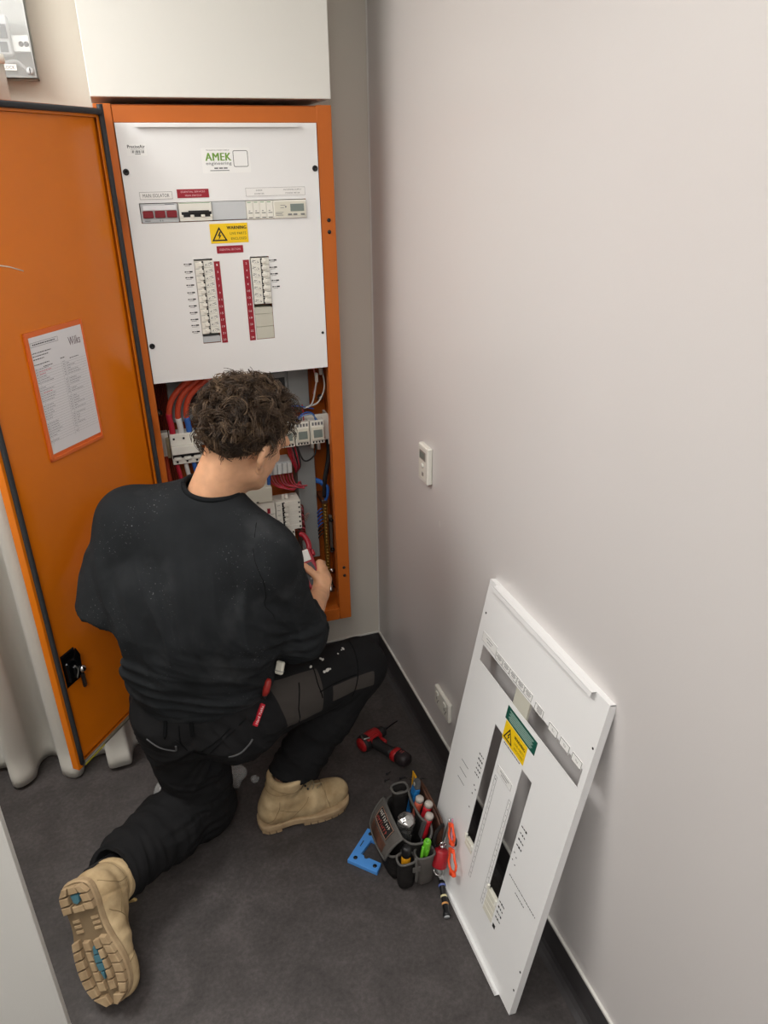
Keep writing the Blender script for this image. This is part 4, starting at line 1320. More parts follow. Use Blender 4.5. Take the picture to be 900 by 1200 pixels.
def skin_material():
    m = mat('skin', '#d09f7c', rough=0.5, spec=0.4, sss=0.15, var=0.10, vscale=40, bump=0.08, bscale=300)
    return m
me = np_mesh('body', to_local(V, person), F, skin_material())
body = link('body', me, person)
for s in (-1, 1):
    MB().sphere(tuple(hp(s * .031, .071, .003)), .0115).build('eye', mat('eye_white', '#e8e6e2', rough=.2), person)
    MB().sphere(tuple(hp(s * .031, .0795, .003)), .0045).build('iris', mat('iris_brown', '#3a2a1c', rough=.2), person)

# --- t-shirt
def fabric(name, color, attr=False, spots=None):
    m = mat(name, color, rough=0.92, spec=0.12, var=0.16, vscale=14, bump=0.35, bscale=900)
    return m
def shirt_material():
    m = fabric('black_cotton', '#232527')
    nt = m.node_tree; b = nt.nodes['Principled BSDF']
    src = b.inputs['Base Color'].links[0].from_socket
    tc = nt.nodes.new('ShaderNodeTexCoord')
    def dust(scale, t0, t1, soft):
        n = nt.nodes.new('ShaderNodeTexNoise'); n.inputs['Scale'].default_value = scale; n.inputs['Detail'].default_value = soft
        nt.links.new(tc.outputs['Object'], n.inputs['Vector'])
        r = nt.nodes.new('ShaderNodeMapRange'); r.inputs[1].default_value = t0; r.inputs[2].default_value = t1
        nt.links.new(n.outputs['Fac'], r.inputs[0])
        return r
    sp = dust(260, .70, .76, 1); reg = dust(7, .50, .66, 2)
    mul = nt.nodes.new('ShaderNodeMath'); mul.operation = 'MULTIPLY'
    nt.links.new(sp.outputs[0], mul.inputs[0]); nt.links.new(reg.outputs[0], mul.inputs[1])
    sm = dust(9, .56, .80, 5)
    mu2 = nt.nodes.new('ShaderNodeMath'); mu2.operation = 'MULTIPLY'; mu2.inputs[1].default_value = .09
    nt.links.new(sm.outputs[0], mu2.inputs[0])
    mx = nt.nodes.new('ShaderNodeMath'); mx.operation = 'MAXIMUM'
    mu3 = nt.nodes.new('ShaderNodeMath'); mu3.operation = 'MULTIPLY'; mu3.inputs[1].default_value = .5
    nt.links.new(mul.outputs[0], mu3.inputs[0])
    nt.links.new(mu3.outputs[0], mx.inputs[0]); nt.links.new(mu2.outputs[0], mx.inputs[1])
    mix = nt.nodes.new('ShaderNodeMix'); mix.data_type = 'RGBA'
    nt.links.new(mx.outputs[0], mix.inputs[0]); nt.links.new(src, mix.inputs[6]); mix.inputs[7].default_value = lin('#8d8f90')
    nt.links.new(mix.outputs[2], b.inputs['Base Color'])
    return m
SHOU = (J['lsh'] + J['rsh']) / 2
tors = [rc(J['pel'] + (-.004, -.012, .01), SHOU + (-.030, -.005, -.18), .174, .196, FACE, .66), rc((-.858, -.765, .95), (-.846, -.785, .74), .070, .068),
        rc(SHOU + (-.01, -.0, -.20), SHOU + (0, .005, -.07), .19, .165, FACE, .62),
        rc(J['lsh'] + (.03, 0, -.012), J['rsh'] + (-.03, .01, -.005), .072, .068),
        rc(J['lsh'] + (.01, 0, -.01), J['c7'] + (-.012, .015, -.035), .060, .068), rc(J['rsh'] + (-.01, .01, -.005), J['c7'] + (.012, .005, -.04), .060, .064),
        rc(J['c7'] + (0, .05, -.09), SHOU + (.03, .08, -.12), .085, .09)]
lse = np.array((-.948, -.705, .845)); lhem = J['lsh'] + (lse - J['lsh']) * .97
sl_l = [rc(J['lsh'] + (.012, 0, -.005), lse + (lse - J['lsh']) * .25, .074, .068)]
rfor = J['rel'] + (J['rwr'] - J['rel']) * .55
sl_r = [rc(J['rsh'] + (-.012, .006, -.004), J['rel'] + (-.004, .0, .006), .068, .068), rc(J['rel'] + (-.004, 0, .006), rfor, .067, .058)]
ldir = nrm(lse - J['lsh']); rdir = nrm(J['rwr'] - J['rel'])
rcut = J['rel'] + (J['rwr'] - J['rel']) * .30
hemn = nrm((.02, -.10, -1.0))
hemp = np.array((-.74, -.83, .575))
def neg(pr):
    return (lambda P: -pr[0](P)), pr[1], pr[2]
cuts = [(.0, (lambda P: -((P - lhem) @ -ldir), lhem, .11)), (.0, (lambda P: -((P - rcut) @ -rdir), rcut, .10)),
        (.004, rc(J['lsh'], lse + ldir * .1, .05, .060)), (.004, rc(J['rel'], J['rwr'], .050, .050)),
        (.004, rc(J['c7'] + (.0, .002, .0), hp(0, -.02, -.03), .0585, .072)),
        (.0, (lambda P: -((P - hemp) @ -hemn), hemp, .40))]
def lim(fn, c, r):
    """keep a cutting plane local to a ball"""
    return (lambda P: np.maximum(fn(P), np.linalg.norm(P - c, axis=1) - r)), c, r
def plane_cut(p, n, r):
    return lim(lambda P: -((P - p) @ n), p + nrm(n) * r * .3, r)
cuts[0] = (.003, plane_cut(lhem, ldir, .13)); cuts[1] = (.003, plane_cut(rcut, rdir, .105)); cuts[5] = (.003, plane_cut(hemp, hemn, .45))
V, F = surface([(.055, tors), (.02, sl_l), (.03, sl_r)], cuts, (-1.12, -1.10, .42), (-.28, -.42, 1.26), .0046, kk=.030)
Nn = vnormals(V, F)
# folds: soft vertical drapes from the shoulder blades, bunched creases above the hem, creases at the armpits
z = V[:, 2]
low = np.clip((.86 - z) / .22, 0, 1) * np.clip((z - .585) / .05, 0, 1)
u = (V - SHOU) @ np.cross(FACE, (0, 0, 1))
def aniso(V, axis, fa, fb, seed=0.0):
    """noise stretched so that its folds run across axis; sharpened to creases"""
    ax = nrm(axis)
    t = V @ ax
    Q = (V - t[:, None] * ax) * fb + (t * fa)[:, None] * ax + seed + vnoise(V, 7.0)[:, None] * .45
    a, b = vnoise(Q), vnoise(Q * 1.9 + 5.3)
    return (1 - 2 * np.abs(a)) * .7 + (1 - 2 * np.abs(b)) * .3
side = np.cross(FACE, (0, 0, 1))
f1 = aniso(V, (.25, -.05, 1), 30, 5.0, 2.0) * low
f2 = aniso(V, side + np.array((0, 0, .15)), 20, 3.0, 9.0) * np.clip((z - .66) / .15, 0, 1) * np.clip((1.10 - z) / .12, 0, 1)
dr = np.linalg.norm(V - (J['rsh'] + (-.04, .01, -.17)), axis=1)
f3 = aniso(V, (.6, .1, .8), 34, 6, 4.0) * np.exp(-(dr / .12) ** 2)
dl = np.linalg.norm(V - (J['lsh'] + (.04, .0, -.18)), axis=1)
f4 = aniso(V, (-.7, .1, .7), 32, 6, 6.0) * np.exp(-(dl / .11) ** 2)
da = np.linalg.norm(V - J['rel'], axis=1)
f5 = aniso(V, J['rel'] - J['rsh'], 34, 7, 8.0) * np.exp(-(da / .12) ** 2)
hem = np.exp(-((((V - hemp) @ hemn) + .020) / .004) ** 2) * -.0022
disp = f1 * .0165 + f2 * .0100 + f3 * .0120 + f4 * .0080 + f5 * .0065 + vnoise(V, 13) * .0022 + hem
V = V + Nn * disp[:, None]
shirt = link('t_shirt', np_mesh('t_shirt', to_local(V, person), F, shirt_material()), person)
SHIRT_BVH_DATA = (V, F)
nax = nrm(hp(0, -.03, -.05) - J['c7'])


# --- trousers
thl, thr = J['lkn'] - J['lhip'], J['rkn'] - J['rhip']
pelv = [el(J['pel'] + (.0, -.005, -.005), (.168, .122, .105), np.stack([np.cross(HIPF, (0, 0, 1)), HIPF, (0, 0, 1)], 1)),
        el(J['lhip'] + (.0, -.045, -.02), (.085, .095, .090)), el(J['rhip'] + (.005, -.040, -.015), (.095, .095, .088)),
        rc(J['pel'] + (0, 0, .02), J['pel'] + (.02, .0, .14), .150, .145, HIPF, .68)]
leg_l = [rc(J['lhip'] + (-.005, -.012, -.01), J['lkn'] + (.0, -.01, .03), .112, .088), rc(J['lkn'] + (.0, .0, .012), J['lkn'] + (J['lank'] - J['lkn']) * .4 + (0, 0, .025), .082, .088),
         rc(J['lkn'] + (J['lank'] - J['lkn']) * .4 + (0, 0, .02), J['lank'] + (J['lank'] - J['lkn']) * .02 + (0, 0, -.008), .082, .073)]
leg_r = [rc(J['rhip'], J['rkn'] + (-.01, 0, .0), .112, .080), rc(J['rkn'] + (-.004, 0, .0), J['rkn'] + (J['rank'] - J['rkn']) * .4 + (-.012, 0, 0), .076, .080),
         rc(J['rkn'] + (J['rank'] - J['rkn']) * .4 + (-.010, 0, 0), J['rank'] + (J['rkn'] - J['rank']) * .08, .076, .066)]
ldirs = nrm(J['lank'] - J['lkn']); rdirs = nrm(J['rank'] - J['rkn'])
lc = J['lkn'] + (J['lank'] - J['lkn']) * .93; rcf = J['rkn'] + (J['rank'] - J['rkn']) * .83
cuts = [(.003, plane_cut(lc, ldirs + np.array((0, 0, .15)), .14)), (.003, plane_cut(rcf, nrm(rdirs + np.array((.25, 0, -.4))), .13)),
        (.003, rc(lc - ldirs * .03, lc + ldirs * .08, .052, .066)), (.003, rc(rcf - rdirs * .03, rcf + rdirs * .08, .050, .062)),
        (.0, plane_cut(np.array((-.74, -.75, .003)), (0, 0, -1), .6))]
V, F = surface([(.05, pelv), (.035, leg_l), (.03, leg_r)], cuts, (-1.22, -1.10, -.02), (-.15, -.50, .76), .0046, kk=.045)
Nn = vnormals(V, F)
def axis_t(V, a, b):
    ab = b - a
    return np.clip((V - a) @ ab / (ab @ ab), -.2, 1.2)
def ridge(x): return 1 - 2 * np.abs(np.sin(x))
tl, tr_, sl, sr = axis_t(V, J['lhip'], J['lkn']), axis_t(V, J['rhip'], J['rkn']), axis_t(V, J['lkn'], J['lank']), axis_t(V, J['rkn'], J['rank'])
dpt = lambda a, r: np.exp(-(np.linalg.norm(V - a, axis=1) / r) ** 2)
isR = np.minimum(np.linalg.norm(V - (J['rhip'] + thr * .7), axis=1), np.linalg.norm(V - (J['rkn'] + J['rank']) / 2, axis=1)) < np.minimum(np.linalg.norm(V - (J['lhip'] + thl * .7), axis=1), np.linalg.norm(V - (J['lkn'] + J['lank']) / 2, axis=1))
shl, shr = J['lank'] - J['lkn'], J['rank'] - J['rkn']
fold_kl = aniso(V, (.1, .1, 1), 34, 6, 1.0) * dpt(J['lkn'] + (0, -.06, .12), .15)
fold_sl = aniso(V, shl, 30, 6, 3.0) * np.clip((sl + .1) * 1.3, 0, 1) * (~isR)
fold_sr = aniso(V, shr, 34, 6, 5.0) * np.clip((sr - .25) * 1.5, 0, 1) * isR
fold_hr = aniso(V, (.5, .2, .85), 26, 6, 7.0) * dpt(J['rhip'] + (.03, -.05, .0), .14)
fold_kr = aniso(V, (-.5, 0, .8), 34, 6, 9.0) * dpt(J['rkn'] + (-.07, -.02, -.08), .10)
disp = fold_kl * .011 + fold_sl * .012 + fold_sr * .011 + fold_hr * .0085 + fold_kr * .009 + vnoise(V, 12) * .0028
V = V + Nn * disp[:, None]
V[:, 2] = np.maximum(V[:, 2], .003)
# sewn grey panels on the outer side of the right thigh, black elsewhere
tx = nrm(thr); upv = nrm(np.array((0, 0, 1)) - tx * tx[2]); out = np.cross(tx, upv)     # out = right hand side of the thigh
q = V - J['rhip']
ta = q @ tx / np.linalg.norm(thr)
ang = np.degrees(np.arctan2(q @ upv, q @ out))          # 0 = outer side, 90 = top
def boxd(a, lo, hi): return np.minimum(a - lo, hi - a)
p1 = np.minimum(boxd(ta, .20 - .0016 * ang, .52) * .43, boxd(ang, -22, 60) * .0017)
p2 = np.minimum(boxd(ta, .60, .96) * .43, boxd(ang, -12, 20) * .0017)
patch = np.where(isR | (ta < .5), np.maximum(p1, p2), -1)
patch = np.where((ta > 0) & (ta < 1.02), patch, -1)
def trouser_material():
    m = fabric('dark_work_cloth', '#1d1d1e')
    nt = m.node_tree; b = nt.nodes['Principled BSDF']
    src = b.inputs['Base Color'].links[0].from_socket
    at = nt.nodes.new('ShaderNodeAttribute'); at.attribute_name = 'patch'
    r = nt.nodes.new('ShaderNodeMapRange'); r.inputs[1].default_value = 0.0; r.inputs[2].default_value = .0012
    nt.links.new(at.outputs['Fac'], r.inputs[0])
    mix = nt.nodes.new('ShaderNodeMix'); mix.data_type = 'RGBA'
    nt.links.new(r.outputs[0], mix.inputs[0]); nt.links.new(src, mix.inputs[6]); mix.inputs[7].default_value = lin('#413d3a')
    nt.links.new(mix.outputs[2], b.inputs['Base Color'])
    return m
trous = link('trousers', np_mesh('trousers', to_local(V, person), F, trouser_material(), attrs={'patch': patch}), person)
from mathutils.bvhtree import BVHTree
TB = BVHTree.FromPolygons([tuple(v) for v in V], [tuple(int(i) for i in f) for f in F])
SB = BVHTree.FromPolygons([tuple(v) for v in SHIRT_BVH_DATA[0]], [tuple(int(i) for i in f) for f in SHIRT_BVH_DATA[1]])

# ribbed collar band along the neckline, shoulder seams and stitched details, all lying on the cloth
def snap(bvh, p, lift=0.0):
    q, n_, _, _ = bvh.find_nearest(Vector(p))
    return q + n_ * lift
def on_cloth(name, bvh, pts, rad, m, parent, seg=4, lift=0.0, n=6):
    P = [snap(bvh, p, lift) for p in smooth_path(pts, seg)]
    return MB().tube(P, rad, n).build(name, m, parent)
ca_ = nrm(np.cross(nax, (0, 1, 0))); cb_ = np.cross(nax, ca_)
ringp = []
for g in np.linspace(0, 2 * PI, 49):
    rad_ = ca_ * math.cos(g) + cb_ * math.sin(g)
    best = None
    for hgt in np.linspace(.06, -.05, 56):
        p = J['c7'] + nax * hgt + rad_ * .0615
        q, n_, _, dist = SB.find_nearest(Vector(p))
        if dist < .0035:
            best = q; break
    if best is None: best = snap(SB, J['c7'] + rad_ * .0615)
    ringp.append(np.array(best))
ringp = np.array(ringp[:-1])
for _ in range(6): ringp = (np.roll(ringp, 1, 0) + ringp * 2 + np.roll(ringp, -1, 0)) / 4
ringp = [tuple(p) for p in ringp] + [tuple(ringp[0])]
MB().tube(ringp, .0062, 8).build('collar', mat('rib_cotton', '#1c1e20', rough=.9, spec=.1, bump=.6, bscale=1200), person)
M_SEAM = mat('black_seam', '#101112', rough=.9, spec=.1)
M_PIPE = mat('grey_piping', '#4f4f50', rough=.8, spec=.2)
# --- boots
def boot(root_loc, xdir, zdir, side, shaft, label, size=1.0):
    """work boot; side = +1 when the outer side is local -y (right foot)"""
    x = nrm(xdir); z = np.array(zdir, float); z = nrm(z - x * (z @ x)); y = np.cross(z, x)
    X = frame_mat(root_loc, x, y, z) @ Matrix.Scale(size, 4)
    b = new_empty('boot', (0, 0, 0), None, person)
    WM[b.name] = X.copy(); b.matrix_local = WM[person.name].inverted() @ X
    b['label'] = label
    sh = np.array(shaft, float)
    s = side
    up = [rc((-.028, 0, .062), (.10, -.004 * s, .058), .046, .044), rc((.09, -.004 * s, .056), (.175, .006 * s, .048), .046, .040, (0, 0, 1), .85),
          rc((.165, .004 * s, .050), (.198, .008 * s, .046), .044, .036), rc((-.012, 0, .085), np.array((-.006, 0, .10)) + sh, .052, .058),
          rc((.03, 0, .095), (.11, 0, .072), .044, .036)]
    top = np.array((-.006, 0, .10)) + sh
    sd = nrm(sh)
    cuts = [(.006, rc(top - sd * .05, top + sd * .12, .044, .052)), (.004, plane_cut(top + sd * .006, nrm(sd + np.array((-.32, 0, .1))), .12)), (.004, plane_cut(np.array((.06, 0, .026)), (0, 0, -1), .30))]
    V, F = surface([(.03, up)], cuts, (-.10, -.085, 0), (.26, .085, .30), .0034, kk=.01)
    Nn = vnormals(V, F)
    cre = np.sin(V[:, 0] * 130 + vnoise(V, 18) * 2) * np.exp(-((V[:, 0] - .095) / .035) ** 2) * .0022 * np.clip((V[:, 2] - .04) / .03, 0, 1)
    cre2 = np.sin(V[:, 2] * 120 + vnoise(V, 14) * 3) * np.exp(-((V[:, 2] - .115) / .03) ** 2) * .0022
    seam = -.0022 * np.exp(-((V[:, 0] - .155 + .25 * np.abs(V[:, 1])) / .003) ** 2) - .0022 * np.exp(-((V[:, 0] + .012 - .25 * (V[:, 2] - .06)) / .003) ** 2) * (V[:, 2] < .125)
    col = .0035 * np.clip((((V - top) @ sd) + .030) / .004, 0, 1)
    V = V + Nn * (cre + cre2 + seam + col + vnoise(V, 40) * .0008)[:, None]
    link('upper', np_mesh('upper', V, F, mat('tan_nubuck', '#a28a66', rough=.85, spec=.2, color2='#c9b28c', vscale=16, detail=8, bump=.45, bscale=350)), b)
    UB = BVHTree.FromPolygons([tuple(v) for v in V], [tuple(int(i) for i in f) for f in F])
    M_ST = mat('boot_stitch', '#84704f', rough=.8)
    for sg in (-1, 1):
        for pts in ([(-.05, sg * .03, .05), (-.030, sg * .045, .075), (-.015, sg * .05, .105), (-.012, sg * .055, .135)],
                    [(.155, sg * .05, .035), (.150, sg * .042, .06), (.140, sg * .025, .085), (.138, 0, .092)],
                    [(.02, sg * .05, .04), (.045, sg * .05, .07), (.075, sg * .04, .088), (.085, sg * .03, .10)],
                    [(-.012, sg * .05, .10), (.015, sg * .055, .085), (.045, sg * .05, .072)]):
            MB().tube([snap(UB, p) for p in smooth_path(pts, 5)], .0011, 5).build('stitching', M_ST, b, world=False)
    rg_ = [snap(UB, top - sd * .034 + np.array((math.cos(g) * .062, math.sin(g) * .062, 0)), .0) for g in np.linspace(0, 2 * PI, 30)]
    MB().tube(rg_, .0013, 5).build('collar_seam', M_ST, b, world=False)
    # outline of the sole (x, y), outer side = -y * s
    O = [(-.078, 0), (-.074, .022), (-.060, .034), (-.02, .037), (.03, .034), (.075, .040), (.12, .050), (.165, .050), (.20, .040), (.222, .020), (.229, -.002),
         (.224, -.024), (.205, -.042), (.17, -.054), (.12, -.056), (.07, -.049), (.03, -.041), (-.02, -.040), (-.060, -.036), (-.074, -.024)]
    O = [(p[0], p[1] * s * 1.13) for p in O]
    if s < 0: O = O[::-1]
    Os = [(p[0], p[1]) for p in smooth_path([(a, c, 0) for a, c in O] + [(O[0][0], O[0][1], 0)], 3)[:-1]]
    tan = mat('tan_rubber', '#9c8363', rough=.7, color2='#b29a78', vscale=30)
    lay = MB()
    n = len(Os)
    rings = [(.012, 1.0), (.017, 1.035), (.030, 1.035), (.033, 1.0), (.034, .97)]
    Vv, Ff = [], []
    for zz, sc in rings:
        for p in Os: Vv.append(((p[0] - .075) * (1 + (sc - 1) * .45) + .075, p[1] * sc, zz))
    for k in range(len(rings) - 1):
        for i in range(n): Ff.append((k * n + i, k * n + (i + 1) % n, (k + 1) * n + (i + 1) % n, (k + 1) * n + i))
    Ff.append(tuple((len(rings) - 1) * n + i for i in range(n)))
    lay.add(Vv, Ff, 0, None, False)
    so = lay.add(Vv[:n], [tuple(range(n - 1, -1, -1))], 1).build('sole', [tan, mat('groove_shade', '#7d6a50', rough=.8)], b, world=False)  # underside coloured darker to put shade into the gaps between the lugs
    # heel block and tread lugs
    def inside(p, sc=.99):
        c = False
        for i in range(n):
            (x1, y1), (x2, y2) = Os[i], Os[(i + 1) % n]
            y1 *= sc; y2 *= sc
            if (y1 > p[1]) != (y2 > p[1]) and p[0] < (x2 - x1) * (p[1] - y1) / (y2 - y1) + x1: c = not c
        return c
    def ywid(xx):
        ys = []
        for i in range(n):
            (x1, y1), (x2, y2) = Os[i], Os[(i + 1) % n]
            if (x1 - xx) * (x2 - xx) <= 0 and x1 != x2: ys.append(y1 + (y2 - y1) * (xx - x1) / (x2 - x1))
        return (min(ys), max(ys)) if ys else (0, 0)
    def lug(poly, z0=0.0, z1=.013, m=tan, nm='tread_lug', sc=.94):
        cx = sum(p[0] for p in poly) / len(poly); cy = sum(p[1] for p in poly) / len(poly)
        a = 0.5 * sum(poly[i][0] * poly[(i + 1) % len(poly)][1] - poly[(i + 1) % len(poly)][0] * poly[i][1] for i in range(len(poly)))
        if a < 0: poly = poly[::-1]
        P = [(cx + (p[0] - cx) * sc, cy + (p[1] - cy) * sc) for p in poly]
        k = len(P)
        Vq = [(cx + (p[0] - cx) * .88, cy + (p[1] - cy) * .88, z0) for p in P] + [(p[0], p[1], z0 + .002) for p in P] + [(p[0], p[1], z1) for p in P]
        Fq = [tuple(range(k - 1, -1, -1))]
        for r_ in (0, 1):
            for i in range(k): Fq.append((r_ * k + i, r_ * k + (i + 1) % k, (r_ + 1) * k + (i + 1) % k, (r_ + 1) * k + i))
        MB().add(Vq, Fq).build(nm, m, b, world=False)
    # perimeter lugs of forefoot, both sides
    xs = [.060, .083, .106, .130, .154, .178, .202, .228]
    for i in range(len(xs) - 1):
        xa, xb = xs[i] + .0012, xs[i + 1] - .0012
        for lo_hi in (0, 1):
            ya, yb = ywid(xa)[lo_hi], ywid(xb)[lo_hi]
            k1 = .60 if i < 6 else .22
            lug([(xa, ya), (xb, yb), (xb - .004, yb * k1), (xa - .004, ya * k1)], sc=.96)
    for i in range(5):
        xa, xb = .064 + i * .0255, .064 + (i + 1) * .0255 - .0025
        for sg in (-1, 1):
            wi, wo = .0085 * math.sin(PI * (i + .5) / 5) + .003, .024
            lug([(xa, sg * wi), (xb, sg * wi), (xb - .002, sg * wo), (xa - .002, sg * wo)], z0=.001)
    blue = mat('teal_gel', '#46707c', rough=.5)
    for i in range(4):
        xa, xb = .080 + i * .021, .099 + i * .021
        wa = .011 * math.sin(PI * (i + .35) / 4); wb = .011 * math.sin(PI * (i + .92) / 4)
        lug([(xa, -wa), (xb, -wb), (xb, wb), (xa, wa)], z0=.004, m=blue, nm='gel_insert', sc=.98)
    # arch ribs
    for i in range(3):
        for sg in (-1, 1):
            xx = .010 + i * .013
            lug([(xx, sg * .016), (xx + .007, sg * .016), (xx + .007, sg * .036), (xx, sg * .036)], z0=.008)
    # heel lugs
    hx = [-.074, -.052, -.030, -.010]
    for i in range(3):
        for lo_hi in (0, 1):
            ya, yb = ywid(hx[i])[lo_hi], ywid(hx[i + 1])[lo_hi]
            lug([(hx[i] + .001, ya), (hx[i + 1] - .001, yb), (hx[i + 1] - .003, yb * .45), (hx[i] + .001, ya * .40)], z0=-.002, z1=.014, sc=.97)
    lug([(-.074, -.010), (-.074, .010), (-.056, .013), (-.056, -.013)], z0=-.002, z1=.014)
    lug([(-.026, -.015), (-.026, .015), (-.011, .016), (-.011, -.016)], z0=-.002, z1=.014)
    lug([(-.054, -.012), (-.054, .012), (-.034, .009), (-.028, 0), (-.034, -.009)], z0=.001, m=blue, nm='gel_insert')
    # tongue, laces, eyelets, pull tab
    fr = top + np.array((.052, 0, -.005))
    tb = MB()
    T = frame_mat(tuple(fr), tuple(nrm(np.array((0, 1, 0)))), tuple(nrm(sd + np.array((.75, 0, .1)))), tuple(nrm(np.cross((0, 1, 0), nrm(sd + np.array((.75, 0, .1)))))))
    tb.box((-.022, -.045, -.004), (.022, .052, .004), X=T, ch=.003)
    tb.build('tongue', mat('tan_tongue', '#c6a86c', rough=.8), b, world=False)
    for i in range(5):
        t = i / 4
        c = np.array((.118, 0, .098)) * (1 - t) + (top + np.array((.056, 0, -.022))) * t
        w = .024 + .004 * t
        MB().tube(smooth_path([c + (-.010, -w, -.006), c + (.005, -w * .4, .005), c + (.004, w * .4, .006), c + (-.010, w, -.006)], 4), .0021, 6).build('lace', mat('lace_grey', '#8d8065', rough=.8), b, world=False)
        for sg in (-1, 1):
            MB().sphere(tuple(c + (-.012, sg * w, -.007)), .0038).build('eyelet', M_DSTEEL, b, world=False)
    c = np.array((.118, 0, .098)) * .5 + (top + np.array((.056, 0, -.022))) * .5
    MB().tube(smooth_path([c + (.004, -.02 * s, 0), c + (.030, -.024 * s, .0), c + (.035, -.012 * s, -.02), c + (.012, -.02 * s, -.028)], 5), .0019, 6).build('lace', mat('lace_grey', '#8d8065'), b, world=False)
    return b
R_TOE = nrm((1.0, .06, 0))
boot((-.566, -.722, .003), R_TOE, (0, 0, 1), 1, (.034, 0, .092), 'tan work boot planted flat on the floor under the raised knee', .94)
L_TOE = nrm((.177, -.49, -.85)); L_UP = (.47, .78, -.38)
boot((-1.104, -1.052, .236), L_TOE, L_UP, -1, (.004, .010, .062), 'tan work boot with its treaded sole turned up')
# socks inside the boots
MB().tube([J['rank'] + (0, 0, -.02), J['rank'] + (J['rkn'] - J['rank']) * .25], .046, 12).build('sock', M_BLACK, person)
MB().tube([J['lank'] + (J['lank'] - J['lkn']) * .05, J['lank'] + (J['lkn'] - J['lank']) * .2], .044, 12).build('sock', M_BLACK, person)

# --- hair: a cap of short dark hair and loose curls over it
hairmats = [mat('hair_dark', '#2c221a', rough=.55, spec=.35), mat('hair_brown', '#423326', rough=.5, spec=.4), mat('hair_mid', '#524030', rough=.5, spec=.4), mat('hair_light', '#6b5742', rough=.5, spec=.4)]
cap = [el(hp(0, -.012, .030), (.086, .106, .096), HM), el(hp(0, -.052, -.005), (.074, .066, .066), HM)]
V, F = surface([(.02, cap)], [(.012, (lambda P: (lambda L: np.maximum(L[:, 2] - (-.060 + .080 * np.clip((L[:, 1] + .070) / .085, 0, 1) + .050 * np.clip((L[:, 1] - .03) / .06, 0, 1)), -.2 + 0 * L[:, 0]))((P - HC) @ HM), HC, .3))],
               HC - .16, HC + .16, .0042)
Nn = vnormals(V, F)
L = (V - HC) @ HM
zmn = -.060 + .080 * np.clip((L[:, 1] + .070) / .085, 0, 1) + .050 * np.clip((L[:, 1] - .03) / .06, 0, 1)
taper = np.clip((L[:, 2] - zmn) / .05, 0, 1)
V = V + Nn * ((-.012) * (1 - taper) + taper * (vnoise(V, 38) * .004 + vnoise(V, 70) * .003))[:, None]
hc = link('hair', np_mesh('hair', to_local(V, person), F, hairmats[0]), person)
sv, sf, sm = [], [], []
def strand(path, r0, r1, mi, ns=3):
    global sv
    k = len(path)
    base = sum(len(a) for a in sv)
    path = np.array(path)
    t = np.gradient(path, axis=0); t /= np.linalg.norm(t, axis=1)[:, None] + 1e-9
    a = np.cross(t, HU + .3 * HR); a /= np.linalg.norm(a, axis=1)[:, None] + 1e-9
    b = np.cross(t, a)
    rr = np.linspace(r0, r1, k)[:, None]
    ring = np.stack([path + rr * (a * math.cos(2 * PI * j / ns) + b * math.sin(2 * PI * j / ns)) for j in range(ns)], 1)
    sv.append(ring.reshape(-1, 3))
    i0 = np.arange(k - 1)[:, None] * ns + np.arange(ns)[None, :]
    i1 = np.arange(k - 1)[:, None] * ns + (np.arange(ns)[None, :] + 1) % ns
    sf.append((np.stack([i0, i1, i1 + ns, i0 + ns], -1) + base).reshape(-1, 4))
    sm.append(np.full((k - 1) * ns, mi))
rg = np.random.default_rng(5)
nclump = 0
while nclump < 430:
    d = rg.normal(size=3); d /= np.linalg.norm(d)
    loc = np.array((0, -.012, .026)) + d * np.array((.086, .106, .097))
    zz = -.045 + .085 * np.clip((loc[1] + .070) / .085, 0, 1) + .050 * np.clip((loc[1] - .03) / .06, 0, 1)
    if loc[2] < zz + (.012 if loc[1] < -.03 else .004): continue
    nclump += 1
    edge = np.clip((loc[2] - zz) / .045, .12, 1)
    n_ = d / np.array((.086, .106, .097)); n_ /= np.linalg.norm(n_)
    fl = rg.normal(size=3) + np.array((0, -.2, -.3 + (.9 if edge < .6 else 0))) ; fl -= n_ * (fl @ n_); fl /= np.linalg.norm(fl)
    sd_ = np.cross(n_, fl)
    length = (.040 + .030 * rg.random()) * (.22 + .78 * edge)
    if abs(loc[0]) > .055 and loc[2] < .045: length *= .55; lift_k = .5
    else: lift_k = 1.0
    lift = (.012 + .016 * rg.random()) * edge * lift_k
    rad = (.004 + .005 * rg.random()) * edge
    turns = rg.uniform(.8, 1.9); ph0 = rg.uniform(0, 2 * PI)
    base_mi = rg.choice([0, 1, 1, 2, 2, 3], p=[.22, .25, .2, .14, .12, .07])
    for q in range(9):
        oj = rg.normal(size=3) * .0035
        kk = 11
        t = np.linspace(0, 1, kk)
        ph = ph0 + 2 * PI * turns * t + rg.normal() * .25
        P = loc + oj + np.outer(lift * (1 - (1 - t) ** 2) - .010 * t * t * edge, n_) + np.outer(length * t, fl) + np.outer(rad * np.sin(ph) * t ** .5, sd_) + np.outer(rad * np.cos(ph) * t ** .5, n_)
        # keep the lock hugging the head
        rel = (P - np.array((0, -.012, .026))) / np.array((.092, .112, .103))
        nr = np.linalg.norm(rel, axis=1)
        P = np.where((nr < .97)[:, None], np.array((0, -.012, .026)) + rel / nr[:, None] * .97 * np.array((.092, .112, .103)), P)
        strand(HC + P @ HM.T, .0011, .0005, int(min(3, max(0, base_mi + (1 if rg.random() < .18 else 0)))))
SV = np.concatenate(sv); SF = np.concatenate(sf); SM = np.concatenate(sm)
cu_ = link('curls', np_mesh('curls', to_local(SV, person), SF, hairmats, SM), hc)
cu_['kind'] = 'stuff'
